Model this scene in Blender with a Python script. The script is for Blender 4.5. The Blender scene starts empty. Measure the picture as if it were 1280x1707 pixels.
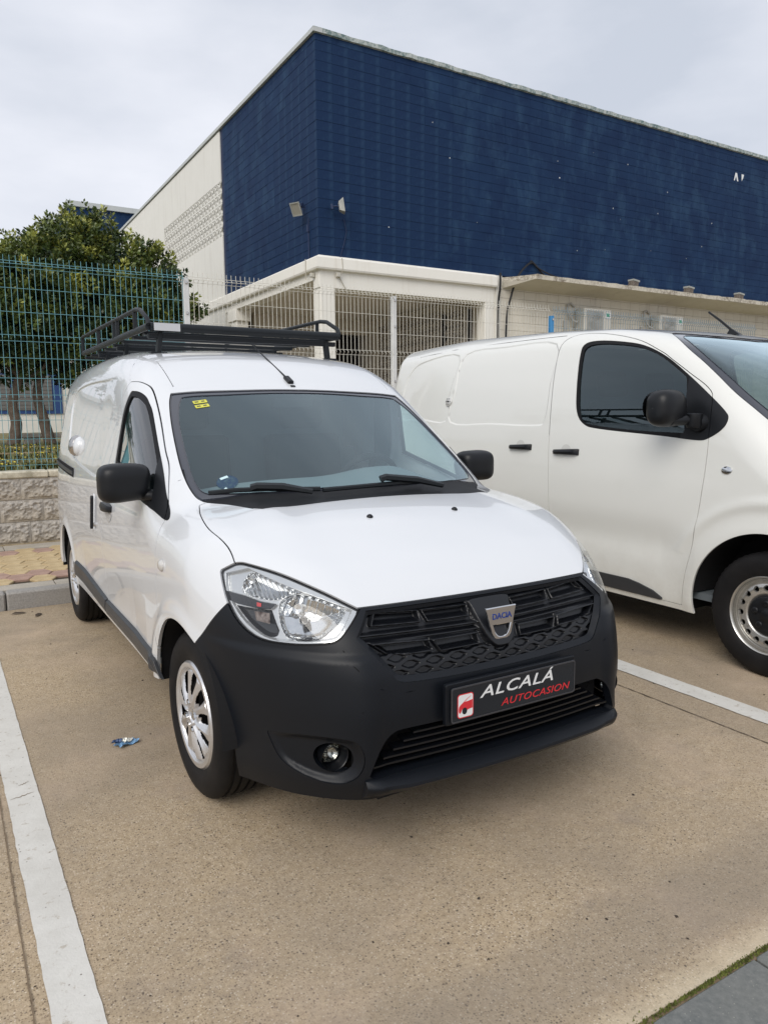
import bpy, bmesh, math, random
import numpy as np
from mathutils import Vector, Matrix
random.seed(7); np.random.seed(7)
SC = bpy.context.scene; COL = SC.collection
# ------------------------------------------------------------------ camera, world, sun, exposure
cam_data = bpy.data.cameras.new('camera'); CAM = bpy.data.objects.new('camera', cam_data); COL.objects.link(CAM); SC.camera = CAM
def cam_axes(yaw, pitch, roll):
    cy, sy, cp, sp = math.cos(yaw), math.sin(yaw), math.cos(pitch), math.sin(pitch)
    f = Vector((-sy*cp, cy*cp, -sp)); r = Vector((cy, sy, 0)); u = r.cross(f); c, s = math.cos(roll), math.sin(roll)
    return c*r+s*u, -s*r+c*u, f
r_, u_, f_ = cam_axes(math.radians(-30.785), math.radians(7.382), math.radians(-.429))
CAM.matrix_world = Matrix(((r_.x, u_.x, -f_.x, -1.5567), (r_.y, u_.y, -f_.y, -2.6102), (r_.z, u_.z, -f_.z, 1.3966), (0, 0, 0, 1)))
cam_data.sensor_fit = 'VERTICAL'; cam_data.sensor_height = 36; cam_data.lens = 25.94; cam_data.clip_start = .05; cam_data.clip_end = 900
SC.view_settings.view_transform = 'Standard'; SC.view_settings.look = 'None'; SC.view_settings.gamma = 1
SC.view_settings.exposure = 0.38; SC.view_settings.use_curve_mapping = False
SUN_EL, SUN_AZ = math.radians(40), math.radians(-127)      # azimuth measured from +y clockwise
world = bpy.data.worlds.new('World'); SC.world = world; world.use_nodes = True
nt = world.node_tree; nt.nodes.clear()
def wn(t, **k):
    n = nt.nodes.new(t)
    for a, b in k.items(): setattr(n, a, b)
    return n
sky = wn('ShaderNodeTexSky', sky_type='NISHITA', sun_disc=False); sky.sun_elevation = SUN_EL; sky.sun_rotation = SUN_AZ
sky.altitude = 50; sky.dust_density = 3.0; sky.air_density = 1.0
tc = wn('ShaderNodeTexCoord'); sep = wn('ShaderNodeSeparateXYZ'); nt.links.new(tc.outputs['Generated'], sep.inputs[0])
mp = wn('ShaderNodeMapping'); mp.inputs['Scale'].default_value = (1.2, 1.2, 3.2); nt.links.new(tc.outputs['Generated'], mp.inputs[0])
nz = wn('ShaderNodeTexNoise'); nz.inputs['Scale'].default_value = 1.9; nz.inputs['Detail'].default_value = 6; nz.inputs['Roughness'].default_value = .5
nt.links.new(mp.outputs[0], nz.inputs[0])
cr = wn('ShaderNodeValToRGB'); e = cr.color_ramp.elements
e[0].position = .34; e[0].color = (4.9, 5.25, 5.95, 1); e[1].position = .66; e[1].color = (7.1, 7.25, 7.8, 1)
nt.links.new(nz.outputs['Fac'], cr.inputs[0])
mx = wn('ShaderNodeMix', data_type='RGBA'); mx.inputs[0].default_value = .93        # an overcast deck over the clear sky
nt.links.new(sky.outputs[0], mx.inputs[6]); nt.links.new(cr.outputs[0], mx.inputs[7])
bg = wn('ShaderNodeBackground'); bg.inputs[1].default_value = .10; nt.links.new(mx.outputs[2], bg.inputs[0])
wo = wn('ShaderNodeOutputWorld'); nt.links.new(bg.outputs[0], wo.inputs[0])
sl = bpy.data.lights.new('sun', 'SUN'); sl.energy = 1.5; sl.angle = math.radians(38); sl.color = (1.0, .95, .88)
SUN = bpy.data.objects.new('sun', sl); COL.objects.link(SUN)
sd = Vector((math.sin(SUN_AZ)*math.cos(SUN_EL), math.cos(SUN_AZ)*math.cos(SUN_EL), math.sin(SUN_EL)))
SUN.rotation_euler = sd.to_track_quat('Z', 'Y').to_euler(); SUN.location = sd*30
# ------------------------------------------------------------------ numpy surface tools
def smax(a, b, k):
    h = np.clip(.5 + .5*(a-b)/k, 0, 1)
    return b*(1-h) + a*h + k*h*(1-h)
def smin(a, b, k): return -smax(-a, -b, k)
def sstep(x): x = np.clip(x, 0, 1); return x*x*(3-2*x)
class Curve:
    """a polyline rounded by a gaussian, evaluated from a table"""
    def __init__(s, pts, sig):
        pts = np.array(pts, float); s.x0, s.x1 = pts[0,0]-4*sig, pts[-1,0]+4*sig
        n = 3000; x = np.linspace(s.x0, s.x1, n); dx = x[1]-x[0]
        y = np.interp(x, pts[:,0], pts[:,1])
        a = (pts[1,1]-pts[0,1])/(pts[1,0]-pts[0,0]); b = (pts[-1,1]-pts[-2,1])/(pts[-1,0]-pts[-2,0])
        y = np.where(x < pts[0,0], pts[0,1]+a*(x-pts[0,0]), y); y = np.where(x > pts[-1,0], pts[-1,1]+b*(x-pts[-1,0]), y)
        m = int(3.5*sig/dx)+1; k = np.exp(-.5*(np.arange(-m, m+1)*dx/sig)**2); k /= k.sum()
        yy = np.concatenate([y[0]+a*dx*np.arange(-m, 0), y, y[-1]+b*dx*np.arange(1, m+1)])
        s.x, s.y = x, np.convolve(yy, k, 'valid'); s.a, s.b = a, b
    def __call__(s, t):
        r = np.interp(t, s.x, s.y)
        return np.where(t < s.x0, s.y[0]+s.a*(t-s.x0), np.where(t > s.x1, s.y[-1]+s.b*(t-s.x1), r))
def grad(F, P, e=1.5e-3):
    g = np.empty_like(P)
    for i in range(3):
        d = np.zeros(3); d[i] = e
        g[:, i] = (F(P+d)-F(P-d))/(2*e)
    return g
def to_surface(F, P, n=4):
    for _ in range(n):
        g = grad(F, P); f = F(P); P = P - g*(f/np.maximum((g*g).sum(1), .05))[:, None]
    g = grad(F, P); return P, g/np.linalg.norm(g, axis=1)[:, None]
class Tri:
    def __init__(s, V, N, T): s.V, s.N, s.T = V, N, T
    def compact(s):
        if len(s.T) == 0: return Tri(np.zeros((0,3)), np.zeros((0,3)), np.zeros((0,3), int))
        u, inv = np.unique(s.T, return_inverse=True)
        return Tri(s.V[u], s.N[u], inv.reshape(-1, 3))
    def mirror(s): 
        f = np.array([-1, 1, 1]); return Tri(s.V*f, s.N*f, s.T[:, ::-1])
    def join(s, o): return Tri(np.vstack([s.V, o.V]), np.vstack([s.N, o.N]), np.vstack([s.T, o.T+len(s.V)]))
    def both(s): return s.join(s.mirror())
    def offset(s, d): return Tri(s.V+s.N*(d[:, None] if isinstance(d, np.ndarray) else d), s.N, s.T)
    def flip(s): return Tri(s.V, -s.N, s.T[:, ::-1])
    def subdiv(s, F=None):
        T = s.T; e = np.vstack([T[:, [0,1]], T[:, [1,2]], T[:, [2,0]]]); e.sort(axis=1)
        u, inv = np.unique(e, axis=0, return_inverse=True); inv = inv.reshape(-1)
        V = np.vstack([s.V, (s.V[u[:,0]]+s.V[u[:,1]])/2]); N = np.vstack([s.N, s.N[u[:,0]]+s.N[u[:,1]]])
        N /= np.maximum(np.linalg.norm(N, axis=1), 1e-9)[:, None]
        m = len(T); a, b, c = inv[:m]+len(s.V), inv[m:2*m]+len(s.V), inv[2*m:]+len(s.V)
        T2 = np.vstack([np.stack([T[:,0], a, c], 1), np.stack([T[:,1], b, a], 1), np.stack([T[:,2], c, b], 1), np.stack([a, b, c], 1)])
        return Tri(V, N, T2)
    def recalc(s):
        fn = np.cross(s.V[s.T[:,1]]-s.V[s.T[:,0]], s.V[s.T[:,2]]-s.V[s.T[:,0]])
        N = np.zeros_like(s.V)
        for i in range(3): 
            for k in range(3): N[:, k] += np.bincount(s.T[:, i], fn[:, k], len(s.V))
        s.N = N/np.maximum(np.linalg.norm(N, axis=1), 1e-12)[:, None]; return s
def surfnet(F, lo, hi, h):
    ax = [np.arange(lo[i], hi[i]+h, h) for i in range(3)]
    nx, ny, nz = map(len, ax); G = np.empty((nx, ny, nz), np.float32)
    X, Y, Z = np.meshgrid(*ax, indexing='ij')
    for i in range(nx):
        P = np.stack([X[i].ravel(), Y[i].ravel(), Z[i].ravel()], 1); G[i] = F(P).reshape(ny, nz)
    S = G < 0
    acc = np.zeros((nx-1, ny-1, nz-1, 3)); cnt = np.zeros((nx-1, ny-1, nz-1))
    quads = []
    idx = -np.ones((nx-1, ny-1, nz-1), int)
    cr = []
    for a in range(3):
        sl0 = [slice(None)]*3; sl1 = [slice(None)]*3; sl0[a] = slice(None, -1); sl1[a] = slice(1, None)
        c = np.argwhere(S[tuple(sl0)] != S[tuple(sl1)])
        c2 = c.copy(); c2[:, a] += 1
        g0, g1 = G[tuple(c.T)], G[tuple(c2.T)]; t = g0/(g0-g1)
        p = c.astype(float); p[:, a] += t
        b1, b2 = (a+1) % 3, (a+2) % 3
        cr.append((a, c, S[tuple(c.T)]))
        for i in (0, -1):
            for j in (0, -1):
                q = c.copy(); q[:, b1] += i; q[:, b2] += j
                ok = ((q >= 0) & (q < [nx-1, ny-1, nz-1])).all(1)
                np.add.at(acc, tuple(q[ok].T), p[ok]); np.add.at(cnt, tuple(q[ok].T), 1)
    act = np.argwhere(cnt > 0); idx[tuple(act.T)] = np.arange(len(act))
    V = acc[tuple(act.T)]/cnt[tuple(act.T)][:, None]*h + np.array(lo)
    Q = []
    for a, c, s in cr:
        b1, b2 = (a+1) % 3, (a+2) % 3; qs = []
        ok = np.ones(len(c), bool)
        for i, j in ((0,0), (-1,0), (-1,-1), (0,-1)):
            q = c.copy(); q[:, b1] += i; q[:, b2] += j
            o = ((q >= 0) & (q < [nx-1, ny-1, nz-1])).all(1); ok &= o
            q = np.clip(q, 0, [nx-2, ny-2, nz-2]); qs.append(idx[tuple(q.T)])
        q = np.stack(qs, 1); q[~s] = q[~s][:, ::-1]; q = q[ok]; Q.append(q)
    Q = np.vstack(Q); V, N = to_surface(F, V)
    d1 = np.linalg.norm(V[Q[:,0]]-V[Q[:,2]], axis=1) <= np.linalg.norm(V[Q[:,1]]-V[Q[:,3]], axis=1)
    A, B = Q[d1], Q[~d1]
    T = np.vstack([A[:, [0,1,2]], A[:, [0,2,3]], B[:, [0,1,3]], B[:, [1,2,3]]])
    fn = np.cross(V[T[:,1]]-V[T[:,0]], V[T[:,2]]-V[T[:,0]])
    bad = (fn*N[T].sum(1)).sum(1) < 0
    T = np.where(bad[:, None], T[:, ::-1], T)
    return Tri(V, N, T)
def cut(m, s):
    """split along s = 0; returns (s<0 side, s>0 side)"""
    s = np.asarray(s, float).copy(); s[np.abs(s) < 1e-7] = 1e-7
    neg = s < 0; k = neg[m.T].sum(1)
    full_in, full_out = m.T[k == 3], m.T[k == 0]
    def rot(T, want):
        f = neg[T] == want; r = f.argmax(1); i = np.arange(len(T))
        return np.stack([T[i, r], T[i, (r+1) % 3], T[i, (r+2) % 3]], 1)
    A = rot(m.T[k == 1], True); B = rot(m.T[k == 2], False)
    E = np.vstack([A[:, [0,1]], A[:, [0,2]], B[:, [0,1]], B[:, [0,2]]])
    if len(E) == 0: return Tri(m.V, m.N, full_in).compact(), Tri(m.V, m.N, full_out).compact()
    E.sort(axis=1); u, inv = np.unique(E, axis=0, return_inverse=True); inv = inv.reshape(-1)+len(m.V)
    t = (s[u[:,0]]/(s[u[:,0]]-s[u[:,1]]))[:, None]
    V = np.vstack([m.V, m.V[u[:,0]]*(1-t)+m.V[u[:,1]]*t]); Nn = m.N[u[:,0]]*(1-t)+m.N[u[:,1]]*t
    N = np.vstack([m.N, Nn/np.maximum(np.linalg.norm(Nn, axis=1), 1e-9)[:, None]])
    na, nb = len(A), len(B); a1, a2, b1, b2 = inv[:na], inv[na:2*na], inv[2*na:2*na+nb], inv[2*na+nb:]
    Ti = [full_in, np.stack([A[:,0], a1, a2], 1), np.stack([b1, B[:,1], B[:,2]], 1), np.stack([b1, B[:,2], b2], 1)]
    To = [full_out, np.stack([B[:,0], b1, b2], 1), np.stack([a1, A[:,1], A[:,2]], 1), np.stack([a1, A[:,2], a2], 1)]
    return Tri(V, N, np.vstack(Ti)).compact(), Tri(V, N, np.vstack(To)).compact()
def boundary(m):
    e = np.vstack([m.T[:, [0,1]], m.T[:, [1,2]], m.T[:, [2,0]]]); k = np.sort(e, axis=1)
    key = k[:,0].astype(np.int64)*len(m.V)+k[:,1]
    u, i, c = np.unique(key, return_index=True, return_counts=True)
    b = e[i[c == 1]]
    mid = (np.abs(m.V[b[:,0],0]) < 1e-5) & (np.abs(m.V[b[:,1],0]) < 1e-5)
    return b[~mid]
def rim(m, depth, r=0.0):
    """turn the panel's free edge inward by depth: gives it thickness"""
    b = boundary(m)
    if len(b) == 0: return m
    a, c = b[:,0], b[:,1]; n = len(b)
    V = np.vstack([m.V[a], m.V[c], m.V[c]-m.N[c]*depth, m.V[a]-m.N[a]*depth]); i = np.arange(n)
    T = np.vstack([np.stack([i, i+3*n, i+2*n], 1), np.stack([i, i+2*n, i+n], 1)])
    fn = np.cross(V[T[:n,1]]-V[T[:n,0]], V[T[:n,2]]-V[T[:n,0]]); fn /= np.maximum(np.linalg.norm(fn, axis=1), 1e-12)[:, None]
    return m.join(Tri(V, np.vstack([fn]*4), T))
def catmull(P, n=8, closed=True, sharp=()):
    P = np.array(P, float); out = []; N = len(P)
    for i in range(N if closed else N-1):
        p1, p2 = P[i], P[(i+1) % N]
        p0 = P[(i-1) % N] if (closed or i > 0) else p1; p3 = P[(i+2) % N] if (closed or i < N-2) else p2
        if i in sharp: p0 = p1
        if (i+1) % N in sharp: p3 = p2
        for t in np.linspace(0, 1, n, endpoint=False):
            a = 2*p1; b = p2-p0; c = 2*p0-5*p1+4*p2-p3; d = -p0+3*p1-3*p2+p3
            out.append(.5*(a+b*t+c*t*t+d*t**3))
    if not closed: out.append(P[-1])
    return np.array(out)
def sdpoly(Q, poly):
    """signed distance in 2D, negative inside the closed polygon"""
    poly = np.asarray(poly, float); Q = np.asarray(Q, float)
    d = np.full(len(Q), 1e9); ins = np.zeros(len(Q), bool)
    for a, b in zip(poly, np.roll(poly, -1, axis=0)):
        e = b-a; w = Q-a; t = np.clip((w@e)/max(e@e, 1e-12), 0, 1)
        d = np.minimum(d, ((w-t[:, None]*e)**2).sum(1))
        c = (a[1] <= Q[:,1]) != (b[1] <= Q[:,1])
        with np.errstate(divide='ignore', invalid='ignore'):
            x = a[0]+(Q[:,1]-a[1])*e[0]/(e[1] if e[1] != 0 else 1e-12)
        ins ^= c & (Q[:,0] < x)
    return np.sqrt(d)*np.where(ins, -1, 1)
def sdline(Q, pts):
    d = np.full(len(Q), 1e9); pts = np.asarray(pts, float)
    for a, b in zip(pts[:-1], pts[1:]):
        e = b-a; w = Q-a; t = np.clip((w@e)/max(e@e, 1e-12), 0, 1); d = np.minimum(d, ((w-t[:, None]*e)**2).sum(1))
    return np.sqrt(d)
def rrect(cx, cy, w, h, r, n=5):
    out = []
    for sx, sy, a0 in ((1,1,0), (-1,1,90), (-1,-1,180), (1,-1,270)):
        for k in range(n):
            a = math.radians(a0+90*k/(n-1)); out.append((cx+sx*(w/2-r)+r*math.cos(a), cy+sy*(h/2-r)+r*math.sin(a)))
    return np.array(out)
# ------------------------------------------------------------------ shape of the small van
# van frame = world frame: x across, y back (front axle at 0), z up
XS = Curve([(.1,.80),(.25,.852),(.42,.872),(.78,.872),(.95,.862),(1.12,.846),(1.22,.828),(1.43,.79),(1.62,.75),(1.78,.705),(1.95,.64)], .035)
TX = Curve([(-.95,.13),(-.6,.055),(-.3,.018),(-.05,0),(2.6,0),(3.2,.018),(3.6,.05)], .09)
YF = Curve([(.1,-.74),(.2,-.775),(.3,-.80),(.5,-.803),(.62,-.785),(.72,-.755),(.83,-.70),(.92,-.62),(1.05,-.45)], .03)
HC = Curve([(-.9,.60),(-.76,.76),(-.69,.825),(-.6,.88),(-.5,.927),(-.35,.985),(-.23,1.025),(-.1,1.055),(.05,1.08),(.3,1.10),(1.,1.12)], .05)
ZR = Curve([(.7,1.50),(.9,1.595),(1.05,1.662),(1.25,1.722),(1.5,1.768),(1.8,1.797),(2.3,1.812),(3.0,1.80),(3.6,1.77)], .07)
def gf(ax): return .10*ax**2+2.1*np.maximum(ax-.48, 0)**1.7
def van_field(P):
    x, y, z = np.abs(P[:,0]), P[:,1], P[:,2]
    arch = 0
    for yc in (0, 2.81):
        r = np.hypot(y-yc, z-.30)
        arch = arch+.014*np.exp(-((r-.385)/.04)**2)*(z > -.1)
    scal = -.012*np.exp(-((z-.50)/.13)**2)*np.clip((y-.5)/.25, 0, 1)*np.clip((2.35-y)/.25, 0, 1)
    side = x-(XS(z)-TX(y)+arch+scal)
    front = YF(z)+gf(x)-y
    front = front-.016*sstep((.690-z)/.03)*sstep((x-.44)/.10)*sstep((.90-x)/.1)*sstep((z-.20)/.1)
    front = front*.9
    hood = (z-(HC(y)-.052*(x/.75)**2.2))*.93
    # raised ribs running forward from the cowl
    cx = .50-.10*(y+.1); hood = hood-.0065*np.exp(-((x-cx-.02)/.085)**2)*np.clip((y+.62)/.4, 0, 1)
    cw = .47-.30*np.clip((z-1.06)/.5, 0, 1)
    ws = (z-1.06-.565*(y-.03-cw*x*x))*.865
    roof = (z-(ZR(y)-.045*(x/.7)**2.4))*.97
    gh = smax(ws, roof, .05)
    top = smin(hood, gh, .03)
    rear = y-(3.53-.10*np.maximum(z-1.0, 0)-.06*(x/.8)**2)
    body = smax(front, np.maximum(hood, -1), .10)
    kt = np.where(z > 1.25, .15, .17)
    f = smax(top, side, .17)
    f = smax(f, front, .12)
    f = smax(f, rear, .12)
    return f
# ------------------------------------------------------------------ shape of the larger van (own frame: front axle at y = 0)
V2X, V2Y = 3.045, -.46
XS2 = Curve([(.15,.90),(.3,.945),(.55,.962),(1.0,.958),(1.22,.94),(1.4,.915),(1.6,.878),(1.8,.83),(1.92,.79),(2.05,.70)], .04)
TX2 = Curve([(-1.0,.20),(-.75,.11),(-.5,.05),(-.3,.018),(0,0),(3.2,0),(3.6,.02),(3.95,.06)], .09)
YF2 = Curve([(.1,-.78),(.25,-.86),(.5,-.88),(.75,-.86),(.95,-.80),(1.1,-.7)], .04)
HC2 = Curve([(-1.0,.70),(-.85,.90),(-.7,1.00),(-.5,1.09),(-.3,1.15),(-.1,1.19),(.3,1.22)], .05)
ZR2 = Curve([(.5,1.72),(.8,1.865),(1.0,1.93),(1.4,1.99),(2.0,2.03),(3.0,2.06),(3.9,2.04)], .07)
def van2_field(P):
    x, y, z = np.abs(P[:,0]), P[:,1], P[:,2]
    arch = .012*np.exp(-((np.hypot(y-.08, z-.33)-.45)/.06)**2)+.012*np.exp(-((np.hypot(y-3.36, z-.33)-.45)/.06)**2)
    arch = arch+.010*np.exp(-((np.hypot(y-.08, z-.33)-.60)/.035)**2)*(z > .6)
    scal = -.020*np.exp(-((z-.62)/.12)**2)*np.clip((y-.50)/.25, 0, 1)*np.clip((2.8-y)/.25, 0, 1)
    side = x-(XS2(z)-TX2(y)+arch+scal)
    front = (YF2(z)+.10*x**2+2.0*np.maximum(x-.5, 0)**1.7-y)*.9
    hood = (z-(HC2(y)-.05*(x/.8)**2.2))*.93
    ws = (z-1.15-.75*(y+.36-(.45-.2*np.clip((z-1.15)/.7, 0, 1))*x*x))*.80
    roof = (z-(ZR2(y)-.035*(x/.8)**2.4))*.97
    top = smin(hood, smax(ws, roof, .07), .04)
    rear = y-(4.14-.06*np.maximum(z-1.2, 0)-.05*(x/.9)**2)
    f = smax(top, side, .13); f = smax(f, front, .14); return smax(f, rear, .10)
# ------------------------------------------------------------------ materials
MATS = {}
def mat(name, col=(.5,.5,.5), rough=.5, metal=0, coat=0, coat_r=.03, spec=.5, build=None, **k):
    if name in MATS: return MATS[name]
    m = bpy.data.materials.new(name); m.use_nodes = True; MATS[name] = m; t = m.node_tree
    b = t.nodes['Principled BSDF']; b.inputs['Base Color'].default_value = (*col, 1); b.inputs['Roughness'].default_value = rough
    b.inputs['Metallic'].default_value = metal; b.inputs['Coat Weight'].default_value = coat; b.inputs['Coat Roughness'].default_value = coat_r
    b.inputs['Specular IOR Level'].default_value = spec
    if build: build(N_(t), b)
    return m
class N_:
    """little node-graph writer"""
    def __init__(s, t): s.t = t; s.out = t.nodes['Material Output']; s._tc = None
    def n(s, typ, **k):
        x = s.t.nodes.new(typ)
        for a, b in k.items(): setattr(x, a, b)
        return x
    def l(s, a, b): s.t.links.new(a, b)
    def pos(s, scale=1, off=None):
        if not s._tc: s._tc = s.n('ShaderNodeTexCoord')
        m = s.n('ShaderNodeMapping'); m.inputs['Scale'].default_value = scale if hasattr(scale, '__len__') else (scale,)*3
        s.l(s._tc.outputs['Object'], m.inputs[0]); return m.outputs[0]
    def noise(s, scale=5, detail=4, rough=.6, vec=None, dist=0):
        x = s.n('ShaderNodeTexNoise'); x.inputs['Scale'].default_value = scale; x.inputs['Detail'].default_value = detail
        x.inputs['Roughness'].default_value = rough; x.inputs['Distortion'].default_value = dist
        s.l(vec if vec is not None else s.pos(), x.inputs['Vector']); return x.outputs['Fac']
    def voro(s, scale=5, feat='F1', vec=None, out='Distance'):
        x = s.n('ShaderNodeTexVoronoi', feature=feat); x.inputs['Scale'].default_value = scale
        s.l(vec if vec is not None else s.pos(), x.inputs['Vector']); return x.outputs[out]
    def ramp(s, fac, stops, interp='LINEAR'):
        x = s.n('ShaderNodeValToRGB'); r = x.color_ramp; r.interpolation = interp
        while len(r.elements) < len(stops): r.elements.new(.5)
        for e, (p, c) in zip(r.elements, stops):
            e.position = p; e.color = (*c, 1) if hasattr(c, '__len__') else (c, c, c, 1)
        s.l(fac, x.inputs[0]); return x.outputs[0]
    def mix(s, f, a, b, mode='MIX'):
        x = s.n('ShaderNodeMix', data_type='RGBA', blend_type=mode)
        for sock, v in ((x.inputs[0], f), (x.inputs[6], a), (x.inputs[7], b)):
            if hasattr(v, 'is_output'): s.l(v, sock)
            elif hasattr(v, '__len__'): sock.default_value = (*v, 1)[:4]
            else: sock.default_value = v if sock.type == 'VALUE' else (v, v, v, 1)
        return x.outputs[2]
    def math(s, op, a, b=0, clamp=False):
        x = s.n('ShaderNodeMath', operation=op, use_clamp=clamp)
        for i, v in ((0, a), (1, b)):
            if hasattr(v, 'is_output'): s.l(v, x.inputs[i])
            else: x.inputs[i].default_value = v
        return x.outputs[0]
    def xyz(s, vec=None):
        x = s.n('ShaderNodeSeparateXYZ'); s.l(vec if vec is not None else s.pos(), x.inputs[0]); return x.outputs
    def bump(s, h, b, strength=.3, dist=.01):
        x = s.n('ShaderNodeBump'); x.inputs['Strength'].default_value = strength; x.inputs['Distance'].default_value = dist
        s.l(h, x.inputs['Height']); s.l(x.outputs[0], b.inputs['Normal'])
def worn(c0, c1, sc=6, rough=.7, bs=.3, bd=.004, bsc=60, spots=None):
    """two tones in broad patches, fine grain and relief"""
    def f(g, b):
        p = g.noise(sc, 5, .65); q = g.noise(bsc, 5, .7)
        c = g.mix(g.ramp(p, [(.3, 0), (.7, 1)]), c0, c1)
        c = g.mix(.35, c, g.ramp(q, [(.3, .25), (.7, .8)]), 'OVERLAY')
        if spots: c = g.mix(g.ramp(g.noise(spots[0], 6, .7), [(spots[1], 0), (spots[1]+.12, 1)]), c, spots[2])
        g.l(c, b.inputs['Base Color']); g.bump(q, b, bs, bd)
    return f
def _paint(col, dirt):
    def f(g, b):
        z = g.xyz()[2]; d = g.math('MULTIPLY', g.ramp(g.math('MULTIPLY', z, 1.2), [(.2, 1), (.9, 0)]), g.ramp(g.noise(9, 6, .7), [(.4, .1), (.75, .6)]))
        g.l(g.mix(d, col, dirt), b.inputs['Base Color'])
        g.l(g.math('ADD', g.math('MULTIPLY', g.noise(3, 5, .6), .02), .0), b.inputs['Coat Roughness'])
    return f
M_PAINT = mat('white_paint', rough=.32, coat=1, spec=.5, build=_paint((.68,.70,.72), (.52,.49,.44)))
M_PAINT2 = mat('cream_white_paint', rough=.35, coat=1, spec=.5, build=_paint((.72,.725,.69), (.50,.48,.43)))
M_DARKIN = mat('dark_inner', (.012,.012,.013), .8, spec=.2)
def _plast(c):
    def f(g, b):
        n = g.noise(5, 5, .6); g.l(g.mix(n, tuple(x*.85 for x in c), tuple(x*1.2 for x in c)), b.inputs['Base Color'])
        g.bump(g.noise(900, 2, .5), b, .10, .0006)
    return f
M_PLAST = mat('charcoal_bumper_plastic', rough=.42, spec=.30, build=_plast((.0045,.0060,.0090)))
M_PLASTD = mat('black_grille_plastic', rough=.34, spec=.5, build=_plast((.0035,.0042,.006)))
M_MIRR = mat('black_mirror_plastic', rough=.40, spec=.32, build=_plast((.007,.008,.010)))
M_CLAD = mat('grey_sill_plastic', rough=.4, spec=.5, build=_plast((.030,.032,.036)))
M_FRIT = mat('black_glass_border', (.028,.032,.045), .12, coat=1, spec=.6)
M_RUBSEAL = mat('rubber_seal', (.006,.006,.007), .5, spec=.2)
M_RUBBER = mat('tyre_rubber', rough=.62, spec=.2, build=worn((.006,.006,.007), (.014,.013,.013), 8, .6, .15, .001, 200))
M_CHROME = mat('chrome', (.64,.65,.66), .07, 1)
M_REFL = mat('lamp_reflector', (.66,.67,.68), .10, 1)
M_LAMPGREY = mat('lamp_housing_silver', (.60,.61,.62), .2, .6, coat=1)
M_LAMPDARK = mat('lamp_housing_black', (.012,.012,.014), .2, coat=.5)
M_RED = mat('lamp_red_reflector', (.5,.03,.03), .2, coat=1)
M_AMBER = mat('lamp_amber', (.45,.13,.04), .25, coat=1)
M_ALLOY = mat('silver_wheel_cover', rough=.3, metal=.75, coat=.4, build=worn((.60,.60,.61), (.70,.70,.71), 5, .3, .03, .0005, 300))
M_STEEL = mat('bare_wheel_steel', rough=.33, metal=.85, build=worn((.48,.47,.44), (.6,.59,.56), 9, .3, .05, .0005, 200, (14, .6, (.22,.19,.15))))
M_BLACKMET = mat('black_metal', (.008,.011,.014), .45, spec=.35)
M_DASH = mat('dashboard_plastic', (.17,.20,.21), .8)
M_SEAT = mat('seat_fabric', rough=.9, build=worn((.022,.023,.026), (.035,.036,.04), 10, .9, .3, .002, 300))
M_BULK = mat('cabin_lining', (.12,.14,.155), .8)
M_WHITEPR = mat('white_print', (.75,.76,.76), .35)
M_REDPR = mat('red_print', (.62,.03,.04), .35)
M_BLUEPR = mat('blue_print', (.015,.04,.20), .3)
M_PLATE = mat('black_plate_gloss', (.010,.011,.015), .16, coat=.6)
M_STAIN = mat('brushed_lock_steel', (.55,.53,.51), .22, 1)
def glass(name, tint, refl=1.0, haze=0.0, ior=1.5, rc=(1, 1, 1)):
    def f(g, b):
        tr = g.n('ShaderNodeBsdfTransparent'); tr.inputs[0].default_value = (*tint, 1)
        gl = g.n('ShaderNodeBsdfGlossy'); gl.inputs['Roughness'].default_value = haze; gl.inputs[0].default_value = (*rc, 1)
        fr = g.n('ShaderNodeFresnel'); geo = g.n('ShaderNodeNewGeometry')     # same reflectance from both faces of the thin pane
        g.l(g.math('ADD', ior, g.math('MULTIPLY', geo.outputs['Backfacing'], 1/ior-ior)), fr.inputs[0])
        k = g.math('MULTIPLY', fr.outputs[0], refl, True)
        m = g.n('ShaderNodeMixShader'); g.l(k, m.inputs[0]); g.l(tr.outputs[0], m.inputs[1]); g.l(gl.outputs[0], m.inputs[2]); g.l(m.outputs[0], g.out.inputs[0])
    return mat(name, build=f)
M_GLASS = glass('windscreen_glass', (.82,.95,.96), 2.3, 0.0, rc=(.74,.89,.94))
M_SGLASS = glass('side_glass', (.66,.80,.78), 2.2)
M_TGLASS = glass('tinted_side_glass', (.24,.32,.33), 2.2, rc=(.80,.95,1))
M_LENS = glass('lamp_lens', (.97,.98,.98), 1.1)
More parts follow.
